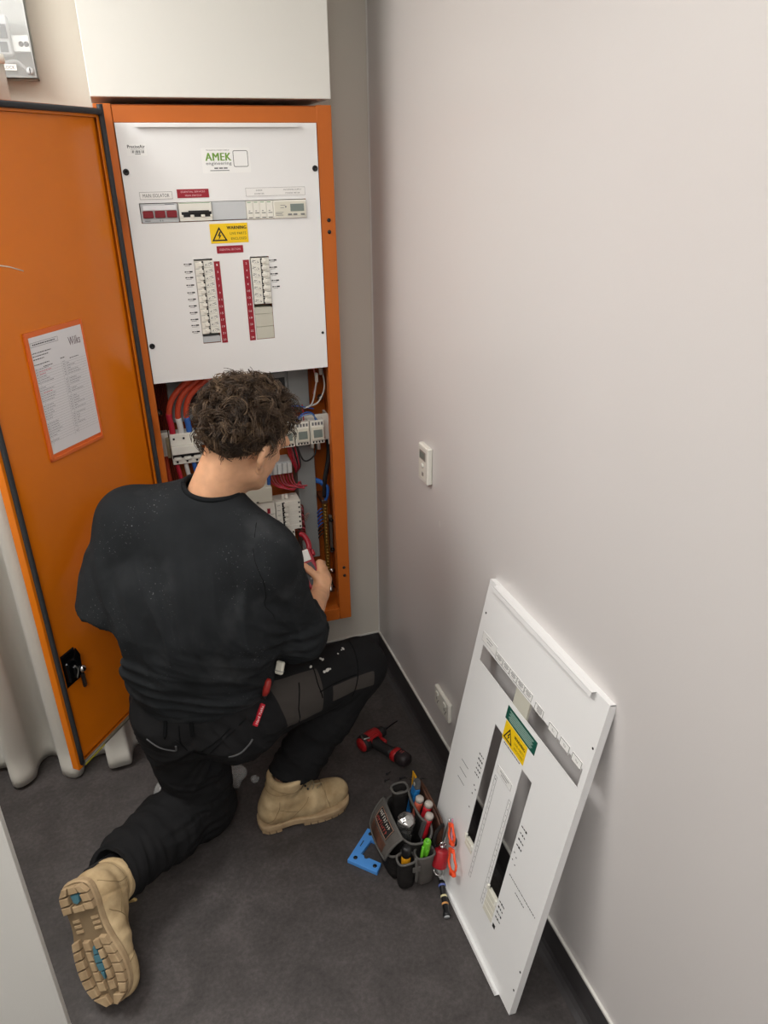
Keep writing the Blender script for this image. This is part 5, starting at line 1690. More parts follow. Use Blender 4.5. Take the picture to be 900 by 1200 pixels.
# cropped sides and nape: very short stubble strands
sv, sf, sm = [], [], []
for _ in range(2600):
    d = rg.normal(size=3); d /= np.linalg.norm(d)
    loc = np.array((0, -.010, .018)) + d * np.array((.0775, .0985, .091))
    zz = -.045 + .085 * np.clip((loc[1] + .070) / .085, 0, 1) + .050 * np.clip((loc[1] - .03) / .06, 0, 1)
    if not (zz - .030 < loc[2] < zz + .03) or loc[1] > .045: continue
    n_ = d / np.array((.0775, .0985, .091)); n_ /= np.linalg.norm(n_)
    dn_ = np.array((0, -.3, -1.0)); dn_ -= n_ * (dn_ @ n_); dn_ /= np.linalg.norm(dn_)
    ln_ = .004 + .010 * np.clip((loc[2] - zz + .03) / .05, 0, 1)
    t = np.linspace(0, 1, 4)
    P = loc + np.outer(.35 * ln_ * t, n_) + np.outer(ln_ * t, dn_)
    strand(HC + P @ HM.T, .0007, .0003, 0)
SV = np.concatenate(sv); SF = np.concatenate(sf); SM = np.concatenate(sm)
cu_ = link('cropped_hair', np_mesh('cropped_hair', to_local(SV, person), SF, hairmats, SM), hc)
cu_['kind'] = 'stuff'

# --- sewn details of the clothes
on_cloth('pocket_piping', TB, [(-.709, -.922, .49), (-.672, -.927, .501), (-.648, -.920, .528)], .0028, M_PIPE, trous)
on_cloth('pocket_piping', TB, [(-.9, -.818, .519), (-.876, -.835, .5), (-.837, -.849, .486), (-.832, -.857, .509)], .0028, M_PIPE, trous)
for pts in ([(-.854, -.856, .575), (-.856, -.85, .532)], [(-.788, -.878, .580), (-.788, -.875, .55)], [(-.832, -.861, .529), (-.776, -.869, .472), (-.716, -.915, .539), (-.654, -.903, .582)],
            [(-.82, -.870, .575), (-.819, -.862, .514)], [(-.70, -.92, .57), (-.745, -.905, .525), (-.78, -.88, .49)], [(-.493, -.797, .572), (-.504, -.832, .526), (-.51, -.82, .47)],
            [(-.439, -.74, .59), (-.439, -.783, .547), (-.435, -.785, .50)], [(-.439, -.790, .52), (-.38, -.76, .515), (-.313, -.735, .505)], [(-.30, -.62, .56), (-.30, -.70, .535), (-.31, -.745, .49), (-.33, -.74, .44)]):
    on_cloth('seam', TB, pts, .0020, M_SEAM, trous)
for p in ((-.788, -.879, .565), (-.854, -.853, .565)):
    q, n_, _, _ = TB.find_nearest(Vector(p))
    X = frame_mat(q, tuple(Vector((0, 0, 1)).cross(n_).normalized()), tuple(n_.cross(Vector((0, 0, 1)).cross(n_)).normalized()), tuple(n_))
    MB().box((-.005, -.022, .0), (.005, .022, .004), ch=.001, X=X).build('belt_loop', M_SEAM, trous)
# woven red side tag with white lettering
qa, na, _, _ = TB.find_nearest(Vector((-.633, -.908, .564))); qb, nb_, _, _ = TB.find_nearest(Vector((-.610, -.879, .588)))
xd = (qb - qa).normalized(); zn = (na + nb_).normalized(); zn = (zn - xd * zn.dot(xd)).normalized()
X = frame_mat((qa + qb) / 2 + zn * .007, tuple(xd), tuple(zn.cross(xd)), tuple(zn))
mb = MB().box((-.029, -.0055, -.006), (.029, .0055, .0016), 0, X)
mb.text('Hard Yakka', .048, .0065, 1, X @ Matrix.Translation((0, 0, .0019)), bold=.01)
mb.build('side_tag', [mat('tag_red', '#b01226', rough=.7), mat('tag_white', '#d8c8c8', rough=.7)], trous)
# dried paint flecks on the thigh
for k, (p, sz) in enumerate((((-.410, -.715, .575), .006), ((-.405, -.718, .571), .005), ((-.411, -.755, .556), .006), ((-.400, -.749, .555), .007), ((-.390, -.746, .555), .004), ((-.331, -.668, .556), .006), ((-.353, -.692, .56), .004), ((-.45, -.745, .57), .005), ((-.338, -.675, .556), .0035))):
    q, n_, _, _ = TB.find_nearest(Vector(p))
    X = along(q, q + n_)
    MB().sphere((0, 0, 0), 1.0, X=X @ Matrix.Diagonal((sz * (1.3 if k % 2 else .8), sz * .7, .0012, 1)), nu=8, nv=6).build('paint_fleck', mat('dried_paint', '#c9c8c2', rough=.8), trous)
for pts in ([(-.585, -.82, 1.075), (-.582, -.925, 1.0), (-.580, -.935, .93), (-.565, -.90, .87)],):
    on_cloth('armhole_seam', SB, pts, .0009, M_SEAM, shirt, 6)
# things in his side pocket
t_ = new_empty('pocket_knife', (-.59, -.88, .62))
tag(t_, 'red handled tool poking out of the trouser pocket', 'tool')
MB().tube([(-.600, -.889, .628), (-.594, -.888, .642), (-.586, -.882, .664), (-.582, -.879, .670)], [.006, .0092, .0088, .005], 10).build('handle', mat('pocket_red', '#8e211b', rough=.45), t_)
MB().tube([(-.602, -.889, .622), (-.598, -.889, .632)], .0065, 8).build('collar', M_BLACK, t_)
t_ = new_empty('earplug_case', (-.55, -.82, .66))
tag(t_, 'small white plastic case clipped at the waist above the red tool', 'case')
X = along((-.553, -.850, .655), (-.540, -.835, .690), (-1, -1, 0))
MB().box((-.011, -.006, 0), (.011, .006, .034), ch=.003, X=X).build('case_body', M_WPLAS2, t_)
MB().box((-.0115, -.0065, .008), (.0115, .0065, .0095), X=X).build('case_seam', M_INKG, t_)

# ------------------------------------------------------------------ clamp meter in the right hand
cmr = new_empty('clamp_meter', tuple(MG))
tag(cmr, 'red and grey clamp meter held in the right hand of the kneeling worker', 'meter')
XM = frame_mat(tuple(MG), tuple(MSD), tuple(MAX_), tuple(MUP))
def cm_(name, mb, m, bevel=0.0): return mb.build(name, m, cmr, bevel=bevel)
M_CMR = mat('dark_red_case', '#8f1526', rough=.4)
M_CMG = mat('charcoal_rubber', '#3d3e40', rough=.6)
cm_('case', MB().prism([(-.016, -.075), (.016, -.075), (.021, -.02), (.024, .05), (.021, .085), (-.021, .085), (-.024, .05), (-.021, -.02)], -.016, .012, X=XM), M_CMR, .004)
cm_('keypad', MB().prism([(-.012, -.03), (.012, -.03), (.017, .02), (.012, .040), (-.012, .040), (-.017, .02)], .012, .0145, X=XM), M_CMG, .001)
cm_('button', MB().lathe([(.008, 0), (.008, .002), (.003, .003), (.001, .003)], 10, X=XM @ Matrix.Translation((0, .018, .0145))), mat('dark_button', '#232425', rough=.5))
cm_('button', MB().box((-.008, -.014, .0145), (.008, -.008, .017), ch=.001, X=XM), mat('grey_button2', '#8c8c8a', rough=.5))
cm_('display', MB().box((-.015, .046, .012), (.015, .082, .0145), ch=.001, X=XM), mat('meter_screen', '#d9dad6', rough=.25))
mb = MB()
for sg in (-1, 1):
    mb.tube(smooth_path([(sg * .020, .080, -.002), (sg * .025, .105, -.002), (sg * .020, .132, -.002), (sg * .010, .142, -.002)], 5), [.0085] * 15 + [.006], 8, X=XM)
cm_('jaw', mb, M_CMR)
cm_('trigger', MB().box((.022, .06, -.010), (.033, .078, .006), ch=.003, X=XM), M_CMR)

# ------------------------------------------------------------------ cordless driver lying on the floor
dr_ = new_empty('cordless_drill', (-.185, -.503, 0))
tag(dr_, 'red and black cordless drill driver lying on the floor near the corner', 'drill')
XD = frame_mat((-.190, -.503, .034), (.909, .418, 0), (.418, -.909, 0), (0, 0, -1))
LX = XD @ frame_mat((0, 0, 0), (0, 1, 0), (0, 0, 1), (1, 0, 0))      # lathe axis along the motor
M_DRED = mat('tool_red', '#a3181c', rough=.42)
M_DBLK = mat('tool_black', '#1d1c1d', rough=.6)
def dp_(name, mb, m, bevel=0.0): return mb.build(name, m, dr_, bevel=bevel)
dp_('motor_housing', MB().lathe([(.012, -.068), (.024, -.064), (.029, -.050), (.0295, -.010), (.027, .014), (.020, .020)], 18, X=LX), M_DRED)
dp_('vent_band', MB().lathe([(.0265, -.060), (.0300, -.052), (.0302, -.040), (.0295, -.036)], 18, X=LX), M_DBLK)
dp_('collar', MB().lathe([(.020, .018), (.021, .022), (.019, .040), (.012, .047), (.008, .048)], 16, X=LX), M_DBLK)
dp_('drill_bit', MB().tube([(.046, 0, 0), (.062, 0, 0), (.064, 0, 0), (.112, 0, 0)], [.0042, .0042, .003, .0022], 6, X=XD), M_DSTEEL)
def loft(secs, n=16):
    """secs: (cx, cy, rx(local x), rz(local z)) sweeps along local y"""
    V, F = [], []
    for (cx, cy, rx, rz) in secs:
        for j in range(n):
            g = 2 * PI * j / n
            V.append((cx + rx * math.copysign(abs(math.cos(g)) ** .8, math.cos(g)), cy, rz * math.copysign(abs(math.sin(g)) ** .8, math.sin(g))))
    k = len(secs)
    for i in range(k - 1):
        for j in range(n): F.append((i * n + (j + 1) % n, i * n + j, (i + 1) * n + j, (i + 1) * n + (j + 1) % n))
    F.append(tuple(range(n))); F.append(tuple((k - 1) * n + j for j in range(n - 1, -1, -1)))
    return V, F
V, F = loft([(-.016, .015, .026, .022), (-.018, .03, .019, .018), (-.016, .06, .0165, .0165), (-.012, .09, .018, .017), (-.008, .108, .022, .020)])
dp_('handle', MB().add(V, F, 0, XD, True), M_DBLK)
V, F = loft([(-.008, .106, .0235, .0215), (-.007, .112, .0245, .0225), (-.006, .120, .0245, .0225), (-.005, .124, .0235, .0215)])
dp_('red_ring', MB().add(V, F, 0, XD, True), M_DRED)
V, F = loft([(-.004, .123, .024, .022), (-.002, .15, .024, .022), (-.001, .162, .022, .020), (-.001, .166, .017, .016)])
dp_('battery', MB().add(V, F, 0, XD, True), mat('battery_dark', '#2a2224', rough=.5))
dp_('trigger', MB().box((.002, .026, -.009), (.014, .052, .009), ch=.003, X=XD), M_DRED)
dp_('side_grip', MB().box((-.050, .010, -.031), (.0, .026, -.020), ch=.004, X=XD), M_DRED)
dp_('belt_clip', MB().tube(smooth_path([(-.05, -.012, -.027), (-.060, .01, -.034), (-.040, .022, -.034)], 5), .0028, 6, X=XD), M_STEEL)
dp_('battery_print', MB().box((-.006, .130, -.0228), (.004, .133, -.0222), X=XD).box((-.006, .138, -.0228), (.008, .140, -.0222), X=XD), mat('tool_print', '#9c4a4a', rough=.6))

# ------------------------------------------------------------------ blue plastic frame
bf = new_empty('blue_bracket', (-.35, -.93, 0))
tag(bf, 'flat blue plastic bracket with round holes on the floor beside the tool pouch', 'bracket')
XB = frame_mat((-.418, -.938, 0), (.719, .694, 0), (.702, -.712, 0), (0, 0, -1))
XB = frame_mat((-.418, -.938, .0), (.719, .694, 0), (.694, -.719, 0), (0, 0, -1))
M_BLUE = mat('sky_blue_plastic', '#4f92dc', rough=.45)
poly = [(0, 0), (.126, 0), (.126, .060), (.092, .060), (.092, .030), (.036, .026), (.036, .036), (.028, .042), (.028, .048), (.034, .054), (.034, .094), (.0, .098)]
mb = MB().prism(poly[::-1], -.014, -.001, X=XB)
fo = mb.build('frame_body', M_BLUE, bf, bevel=.0012)
for (hx, hy) in ((.017, .018), (.110, .018), (.017, .082), (.110, .046)):
    MB().lathe([(.0062, 0), (.0062, .0008), (.0008, .0008)], 14, X=XB @ Matrix.Translation((hx, hy, -.0148))).build('screw_hole', M_BLACK, bf)
MB().box((.058, .010, -.0147), (.080, .0125, -.0139), X=XB).build('slot', M_INK, bf)

# ------------------------------------------------------------------ tool pouch and what it carries
tp = new_empty('tool_pouch', (-.262, -1.0, 0))
tag(tp, 'worn black and grey tool pouch with brown leather back standing before the leaning panel', 'tool pouch')
M_CORD = mat('black_cordura', '#262423', rough=.9, spec=.15, var=.25, vscale=40, bump=.5, bscale=600)
M_BIND = mat('grey_binding', '#5c5a57', rough=.85, spec=.2, bump=.3, bscale=500)
M_GREYP = mat('grey_panel_cloth', '#54504c', rough=.9, var=.2, vscale=30, bump=.3, bscale=500)
M_LEATH = mat('brown_leather', '#3e2a22', rough=.6, color2='#6a4534', vscale=28, detail=7, bump=.3, bscale=200)
def pouch(name, cx, cy, hx, hy, z0, z1, m, lean_=(0, 0), flare=1.0, bind=True, rot=0.0, n=36, sag=.0, ex=.7):
    """open topped soft pocket with an inner face and bound rim"""
    V, F = [], []
    ca, sa = math.cos(rot), math.sin(rot)
    def ring(z, k, dx_, dy_, wob):
        for j in range(n):
            g = 2 * PI * j / n
            a = math.copysign(abs(math.cos(g)) ** ex, math.cos(g)) * hx * k
            b = math.copysign(abs(math.sin(g)) ** ex, math.sin(g)) * hy * k
            w = 1 + wob * math.sin(3 * g + z * 30)
            V.append((cx + dx_ + (a * ca - b * sa) * w, cy + dy_ + (a * sa + b * ca) * w, z + (sag * math.cos(2 * g) if z > z0 + .02 else 0)))
    lv = [(0, .80), (.04, .93), (.3, 1.0), (.6, 1.0), (.85, 1.0), (1, 1.0 * flare)]
    for t, k in lv: ring(z0 + (z1 - z0) * t, k, lean_[0] * t, lean_[1] * t, .02)
    for t, k in lv[::-1]: ring(z0 + .006 + (z1 - z0 - .006) * t, k * .93, lean_[0] * t, lean_[1] * t, .02)
    L = 2 * len(lv)
    for i in range(L - 1):
        for j in range(n): F.append((i * n + j, i * n + (j + 1) % n, (i + 1) * n + (j + 1) % n, (i + 1) * n + j))
    F.append(tuple(range(n - 1, -1, -1))); F.append(tuple((L - 1) * n + j for j in range(n)))
    o = MB().add(V, F, 0, None, True).build(name, m, tp)
    if bind:
        rim = [V[(len(lv) - 1) * n + j] for j in range(n)] + [V[(len(lv) - 1) * n]]
        MB().tube([(p[0], p[1], p[2] + .001) for p in rim], .0036, 6).build('rim_binding', M_BIND, o)
    return o
pouch('main_pocket', -.252, -.995, .050, .092, .004, .150, M_CORD, (.012, 0), 1.04, sag=.006)
pouch('front_pocket', -.300, -1.000, .026, .074, .004, .105, M_CORD, (-.006, 0), 1.05)
pouch('side_pocket', -.285, -1.092, .024, .020, .006, .110, M_CORD, (0, -.004), 1.05)
pouch('side_pocket', -.232, -1.096, .026, .020, .006, .118, M_GREYP, (0, -.004), 1.05)
pouch('inner_pocket', -.214, -.985, .014, .060, .02, .172, M_CORD, (.010, 0), 1.05)
pouch('inner_pocket', -.240, -.918, .022, .018, .03, .176, M_CORD, (.004, .006), 1.1)
# flap with a woven badge, falling forward over the front pocket
def flap_pt(a, t):
    """a: -1..1 along the pouch (towards the camera), t: 0 at the hinge .. 1 at the lower edge"""
    y = -1.0 - a * (.078 - .012 * t)
    x = -.288 - .050 * math.sin(t * 1.25) - .006 * (1 - a * a)
    z = .166 - .075 * t ** 1.35 + .010 * (1 - a * a) * (1 - t)
    return (x, y, z)
def patch(u0, u1, t0, t1, off, nu=14, nt=10, th=.003):
    V, F = [], []
    for s_ in (0, 1):
        for i in range(nt + 1):
            for j in range(nu + 1):
                p = flap_pt(u0 + (u1 - u0) * j / nu, t0 + (t1 - t0) * i / nt)
                V.append((p[0] - (off + (th if s_ else 0)) * .75, p[1], p[2] + (off + (th if s_ else 0)) * .65))
    m_ = (nu + 1) * (nt + 1)
    for i in range(nt):
        for j in range(nu):
            a = i * (nu + 1) + j
            F.append((m_ + a, m_ + a + nu + 1, m_ + a + nu + 2, m_ + a + 1)); F.append((a, a + 1, a + nu + 2, a + nu + 1))
    for j in range(nu):
        F.append((j + 1, j, m_ + j, m_ + j + 1)); a = nt * (nu + 1) + j; F.append((a, a + 1, m_ + a + 1, m_ + a))
    for i in range(nt):
        a = i * (nu + 1); F.append((a, a + nu + 1, m_ + a + nu + 1, m_ + a)); a += nu; F.append((a + nu + 1, a, m_ + a, m_ + a + nu + 1))
    return V, F
fl_ = MB().add(*patch(-1, 1, 0, 1, 0), 0, None, True).build('flap', M_GREYP, tp)
edge = [flap_pt(-1, t) for t in np.linspace(0, 1, 8)] + [flap_pt(a, 1) for a in np.linspace(-1, 1, 12)[1:]] + [flap_pt(1, t) for t in np.linspace(1, 0, 8)[1:]] + [flap_pt(a, 0) for a in np.linspace(1, -1, 12)[1:]]
MB().tube([(p[0] - .001, p[1], p[2] + .001) for p in edge], .0042, 6).build('flap_binding', M_BIND, fl_)
MB().add(*patch(-.70, .70, .62, .94, .003, th=.0012), 0, None, True).build('leather_tip', M_LEATH, fl_)
MB().add(*patch(-.62, .62, .12, .54, .003, th=.0015), 0, None, True).build('badge', mat('badge_black', '#1c1a19', rough=.8), fl_)
MB().tube([(p[0] - .0035, p[1], p[2] + .0035) for p in ([flap_pt(a, .13) for a in np.linspace(-.60, .60, 8)] + [flap_pt(.60, t) for t in np.linspace(.13, .53, 5)[1:]] + [flap_pt(a, .53) for a in np.linspace(.60, -.60, 8)[1:]] + [flap_pt(-.60, t) for t in np.linspace(.53, .13, 5)[1:]])], .0009, 4).build('badge_border', mat('badge_tan', '#a8806a', rough=.8), fl_)
rs = random.Random(4)
bl_ = MB()
for row, (t0, t1) in enumerate(((.18, .30), (.36, .48))):
    a = -.50
    while a < .48:
        w = rs.uniform(.05, .10)
        bl_.tube([(p[0] - .004, p[1], p[2] + .004) for p in (flap_pt(a, t0 + rs.uniform(0, .05)), flap_pt(a + w * .3, (t0 + t1) / 2), flap_pt(a, t1))], .0011, 4, mi=row)
        bl_.tube([(p[0] - .004, p[1], p[2] + .004) for p in (flap_pt(a, t0 + rs.choice((0, .06, .10))), flap_pt(a + w * .8, t0 + rs.choice((0, .06, .10))))], .0010, 4, mi=row)
        a += w + .04
bl_.build('badge_stitching', [mat('stitch_white', '#c9c4ba', rough=.8), mat('stitch_red', '#a04038', rough=.8)], fl_)
# leather back and belt tunnel, leaning with the panel
XL = frame_mat((-.196, -.990, .004), (0, -1, 0), tuple(Vector((0, -1, 0)).cross(lean) * -1), tuple(lean))
if XL[0][1] < 0:
    XL = frame_mat((-.196, -.990, .004), (0, -1, 0), tuple(Vector((0, -1, 0)).cross(lean)), tuple(lean))
V, F = [], []
bk = MB()
pr = []
for i in range(13):
    t = i / 12
    pr.append((.012 * math.sin(PI * t) , .015 + .170 * t))
for s_ in (0, 1):
    for (dy, zz) in pr:
        for j in range(9):
            xx = -.095 + .19 * j / 8
            V.append((xx, dy * (1 if s_ else .2) - (.006 if s_ else 0) - .004, zz - .012 * (abs(xx) / .095) ** 4))
bk.add([XL @ Vector(v) for v in V], [(i * 9 + j, i * 9 + j + 1, (i + 1) * 9 + j + 1, (i + 1) * 9 + j) for i in range(12) for j in range(8)] + [(117 + i * 9 + j + 1, 117 + i * 9 + j, 117 + (i + 1) * 9 + j, 117 + (i + 1) * 9 + j + 1) for i in range(12) for j in range(8)], 0, None, True)
lb = bk.build('leather_back', M_LEATH, tp)
mdf = lb.modifiers.new('thick', 'SOLIDIFY'); mdf.thickness = .003
tn = []
for i in range(11):
    g = PI * i / 10
    tn.append(XL @ Vector((.098, -.006 - .020 * math.sin(g), .185 - .085 * (1 - math.cos(g)) / 2)))
MB().tube(tn, .0055, 7).build('belt_tunnel', M_CORD, tp)
for xx in (-.09, .0, .09):
    MB().sphere(tuple(XL @ Vector((xx, -.018 if xx == 0 else -.012, .165))), .004, sc=(1, 1, 1)).build('rivet', M_STEEL, tp)
MB().tube(smooth_path([XL @ Vector((.04, -.012, .10)), XL @ Vector((.10, -.016, .085)), XL @ Vector((.105, -.018, .03))], 6), .006, 6).build('strap', M_CORD, tp)
MB().tube(smooth_path([(-.262, -1.112, .12), (-.262, -1.118, .08), (-.262, -1.116, .03)], 4), .005, 5).build('strap', M_BIND, tp)
MB().box((-.274, -1.121, .074), (-.250, -1.116, .094), ch=.002).build('strap_buckle', M_BIND, tp)

def tool(name, label, cat, loc, group=None):
    t = new_empty(name, loc)
    tag(t, label, cat, group)
    return t
def T(t, name, mb, m, bevel=0.0): return mb.build(name, m, t, bevel=bevel)
# blue folding knife / cutter
X = along((-.222, -.952, .09), (-.190, -.940, .215), (-1, 0, 0))
t = tool('utility_knife', 'blue handled utility knife with grey end standing in the pouch', 'knife', (-.222, -.952, .09))
T(t, 'handle', MB().prism([(-.014, -.008), (.014, -.008), (.016, 0), (.014, .008), (-.014, .008), (-.016, 0)], 0, .108, X=X), mat('cutter_blue', '#1f6aa8', rough=.4), .002)
T(t, 'end_cap', MB().prism([(-.013, -.008), (.013, -.008), (.013, .008), (-.013, .008)], .108, .134, X=X, top_scale=.75), mat('cutter_grey', '#4e5052', rough=.5), .002)
T(t, 'ring_hole', MB().lathe([(.006, 0), (.006, .001), (.001, .001)], 10, X=X @ frame_mat((0, .0085, .120), (1, 0, 0), (0, 0, -1), (0, 1, 0))), mat('cutter_light', '#a7a49c', rough=.4))
T(t, 'grip_mark', MB().box((-.008, .008, .03), (.008, .0088, .085), X=X), mat('cutter_blue_dark', '#174f7e', rough=.5))
# yellow card
X = along((-.188, -.900, .135), (-.180, -.892, .205), (-1, 0, 0))
t = tool('yellow_card', 'yellow printed card poking up behind the blue knife', 'card', (-.195, -.90, .135))
T(t, 'card', MB().box((-.015, -.001, 0), (.015, .001, .062), X=X), mat('card_yellow', '#e6a815', rough=.6))
T(t, 'card_print', MB().box((-.003, .001, .012), (.003, .0014, .052), X=X), M_INKG)
# screwdrivers
def driver(a, b, grip, label, accent):
    X = along(a, b, (-1, 0, 0))
    L_ = (Vector(b) - Vector(a)).length
    t = tool('screwdriver', label, 'screwdriver', a, 'screwdrivers in the pouch')
    T(t, 'shaft', MB().tube([(0, 0, 0), (0, 0, L_ - .08)], .003, 8, X=X), M_STEEL)
    T(t, 'handle', MB().lathe([(.006, L_ - .085), (.011, L_ - .078), (.0115, L_ - .06), (.0095, L_ - .045), (.012, L_ - .025), (.0125, L_ - .014)], 10, X=X), grip)
    T(t, 'end_cap', MB().lathe([(.0125, L_ - .014), (.0125, L_ - .004), (.010, L_), (.002, L_ + .001)], 12, X=X), mat('driver_cap', '#b4aca4', rough=.4))
    T(t, 'grip_inlay', MB().box((-.004, .008, L_ - .07), (.004, .0122, L_ - .022), ch=.001, X=X), accent)
M_SDR = mat('driver_red', '#b81f2a', rough=.4)
driver((-.236, -.990, .03), (-.200, -.985, .200), mat('driver_orange', '#b5533f', rough=.45), 'orange handled screwdriver in the pouch next to the blue knife', mat('driver_orange_dark', '#8d4234', rough=.5))
driver((-.226, -1.012, .03), (-.181, -1.008, .196), M_SDR, 'red handled screwdriver nearest the leather back of the pouch', M_SDR)
driver((-.236, -1.045, .03), (-.193, -1.043, .190), M_SDR, 'red screwdriver with charcoal grip inlay nearest the green clip', mat('driver_charcoal', '#4a4848', rough=.6))
for o in [q for q in bpy.data.objects if q.name.startswith('screwdriver')][2:3]:
    XX = along((-.236, -1.045, .03), (-.193, -1.043, .190), (-1, 0, 0))
    MB().box((-.010, .006, .085), (.010, .0135, .150), ch=.003, X=XX).build('grip_sleeve', mat('driver_charcoal', '#4a4848'), o)
# silver tape measure like round tool
X = along((-.268, -1.025, .08), (-.258, -1.022, .185), (-1, 0, 0))
t = tool('tape_roll', 'crumpled silver foil covered round tool in the pouch mouth', 'tool', (-.266, -1.025, .08))
V, F = surface([(.01, [rc((-.264, -1.024, .09), (-.258, -1.022, .160), .019, .021), el((-.257, -1.022, .168), (.025, .025, .016))])], [], (-.31, -1.07, .05), (-.21, -.98, .20), .0025)
Nn = vnormals(V, F)
V = V + Nn * ((1 - 2 * np.abs(vnoise(V, 60))) * .003 + vnoise(V, 130) * .0012)[:, None]
ob = link('foil_body', np_mesh('foil_body', to_local(V, t), F, mat('silver_foil', '#b9b8b6', rough=.25, metal=.9)), t)
# yellow handled driver in the near side pocket
X = along((-.287, -1.092, .05), (-.283, -1.096, .150), (-1, -1, 0))
t = tool('nut_driver', 'yellow and black handled driver in the near side pocket of the pouch', 'driver', (-.287, -1.092, .05))
T(t, 'handle', MB().lathe([(.010, 0), (.0135, .01), (.0135, .068), (.012, .072)], 8, X=X, smooth=False), mat('driver_yellow', '#dd9a1c', rough=.45))
T(t, 'end_cap', MB().lathe([(.0125, .071), (.0140, .074), (.0140, .100), (.010, .106), (.002, .106)], 10, X=X), M_BLACK)
# green clip
X = along((-.232, -1.098, .085), (-.222, -1.100, .165), (-1, -1, 0))
t = tool('spring_clip', 'bright green plastic clip standing in the near side pocket of the pouch', 'clip', (-.232, -1.10, .085))
M_LIME = mat('lime_plastic', '#63b32a', rough=.4)
T(t, 'barrel', MB().lathe([(.0085, .02), (.0105, .03), (.0110, .070), (.009, .076), (.006, .076), (.005, .06)], 12, X=X), M_LIME)
T(t, 'clip_arm', MB().tube(smooth_path([(.006, .010, .060), (.004, .018, .035), (.002, .016, .0), (.0, .010, -.018)], 5), [.0045] * 10 + [.0035] * 6, 7, X=X), M_LIME)
T(t, 'clip_arm', MB().tube(smooth_path([(-.006, .006, .050), (-.006, .008, .02), (-.003, .009, -.014)], 5), .0035, 7, X=X), M_LIME)
# red canister on a ring
X = along((-.196, -1.094, .070), (-.176, -1.070, .122), (0, 0, 1))
t = tool('red_reel', 'dark red cylinder with a steel ring hanging beside the orange clips', 'reel', (-.2, -1.11, .0))
T(t, 'barrel', MB().lathe([(.010, 0), (.019, .002), (.021, .006), (.021, .046), (.019, .051), (.012, .053)], 20, X=X), mat('reel_red', '#9e1c26', rough=.4))
T(t, 'ring', MB().tube([X @ Vector((.013 * math.cos(g), .002 * math.sin(g) , -.008 + .013 * math.sin(g))) for g in np.linspace(0, 2 * PI, 22)], .0026, 6), M_STEEL)
T(t, 'swivel', MB().lathe([(.006, .052), (.006, .060), (.003, .064), (.001, .064)], 10, X=X), M_CHROME)
# carabiner
t = tool('carabiner', 'small steel carabiner clipped above the red cylinder', 'carabiner', (-.17, -1.08, .09)); carab = t
pts = smooth_path([(-.178, -1.072, .104), (-.168, -1.066, .118), (-.156, -1.058, .155), (-.150, -1.056, .172), (-.158, -1.062, .170), (-.172, -1.074, .126), (-.182, -1.078, .108), (-.178, -1.072, .104)], 5)
T(t, 'hook', MB().tube(pts, .0025, 7), M_CHROME)
T(t, 'swivel_eye', MB().tube([(-.180 + .009 * math.cos(g), -1.075, .104 + .009 * math.sin(g)) for g in np.linspace(0, 2 * PI, 18)], .0028, 7), M_CHROME)
T(t, 'gate_spring', MB().tube([(-.172, -1.070, .120), (-.158, -1.061, .158)], .0032, 7), M_STEEL)
# orange glove clips hanging in front of the panel
M_OR = mat('safety_orange', '#f0542a', rough=.45)
def glove_clip(o, ux, uz, L_, W_, label):
    """flat outline clip: o = top point; frame axes lie in the panel plane"""
    nn_ = Vector(ux).cross(Vector(uz)).normalized()
    X = frame_mat(o, ux, uz, tuple(nn_))
    t = tool('glove_clip', label, 'clip', o, 'orange glove clips on the pouch')
    pts = [(.0, 0), (-W_ * .28, -.004), (-W_ * .32, -L_ * .30), (-W_ * .5, -L_ * .50), (-W_ * .42, -L_ * .68), (-W_ * .22, -L_ * .80), (W_ * .22, -L_ * .80), (W_ * .42, -L_ * .68), (W_ * .5, -L_ * .50), (W_ * .32, -L_ * .30), (W_ * .28, -.004), (0, 0)]
    T(t, 'loop', MB().tube([(p[0], p[1], 0) for p in pts], .0034, 6, X=X), M_OR)
    T(t, 'jaw', MB().box((-W_ * .26, -L_ * .98, -.005), (W_ * .26, -L_ * .78, .006), ch=.002, X=X), M_OR)
    T(t, 'hinge', MB().box((-W_ * .26, -L_ * .10, -.004), (W_ * .26, .004, .005), ch=.0015, X=X), M_OR)
    T(t, 'slot', MB().box((-W_ * .14, -L_ * .93, .0055), (W_ * .14, -L_ * .85, .0066), X=X), mat('dark_orange', '#b33410', rough=.6))
lz = tuple(lean)
def onlean(y, tt, lift): 
    p = LP @ Vector((-.962 - y, -lift, tt)); return tuple(p)
CU = LP.to_3x3() @ Vector((-.50, 0, .866)); CV = LP.to_3x3() @ Vector((.866, 0, .50))
glove_clip(onlean(-1.082, .208, .020), tuple(CV), tuple(CU), .056, .036, 'upper orange glove clip hanging beside the panel slot')
glove_clip(onlean(-1.116, .152, .022), tuple(CV), tuple(CU), .070, .046, 'lower orange glove clip hanging under the other one')
t = tool('lanyard', 'pink and black cord linking the two orange clips', 'cord', onlean(-1.085, .16, .01))
T(t, 'cord', MB().tube(smooth_path([onlean(-1.070, .215, .012), onlean(-1.078, .19, .012), onlean(-1.095, .165, .014), onlean(-1.110, .150, .014)], 5), .0028, 6), mat('pink_cord', '#c98aa0', rough=.7))
T(t, 'ring', MB().tube([onlean(-1.100 + .012 * math.cos(g), .165 + .012 * math.sin(g), .010) for g in np.linspace(0, 2 * PI, 20)], .0026, 6), M_DSTEEL)
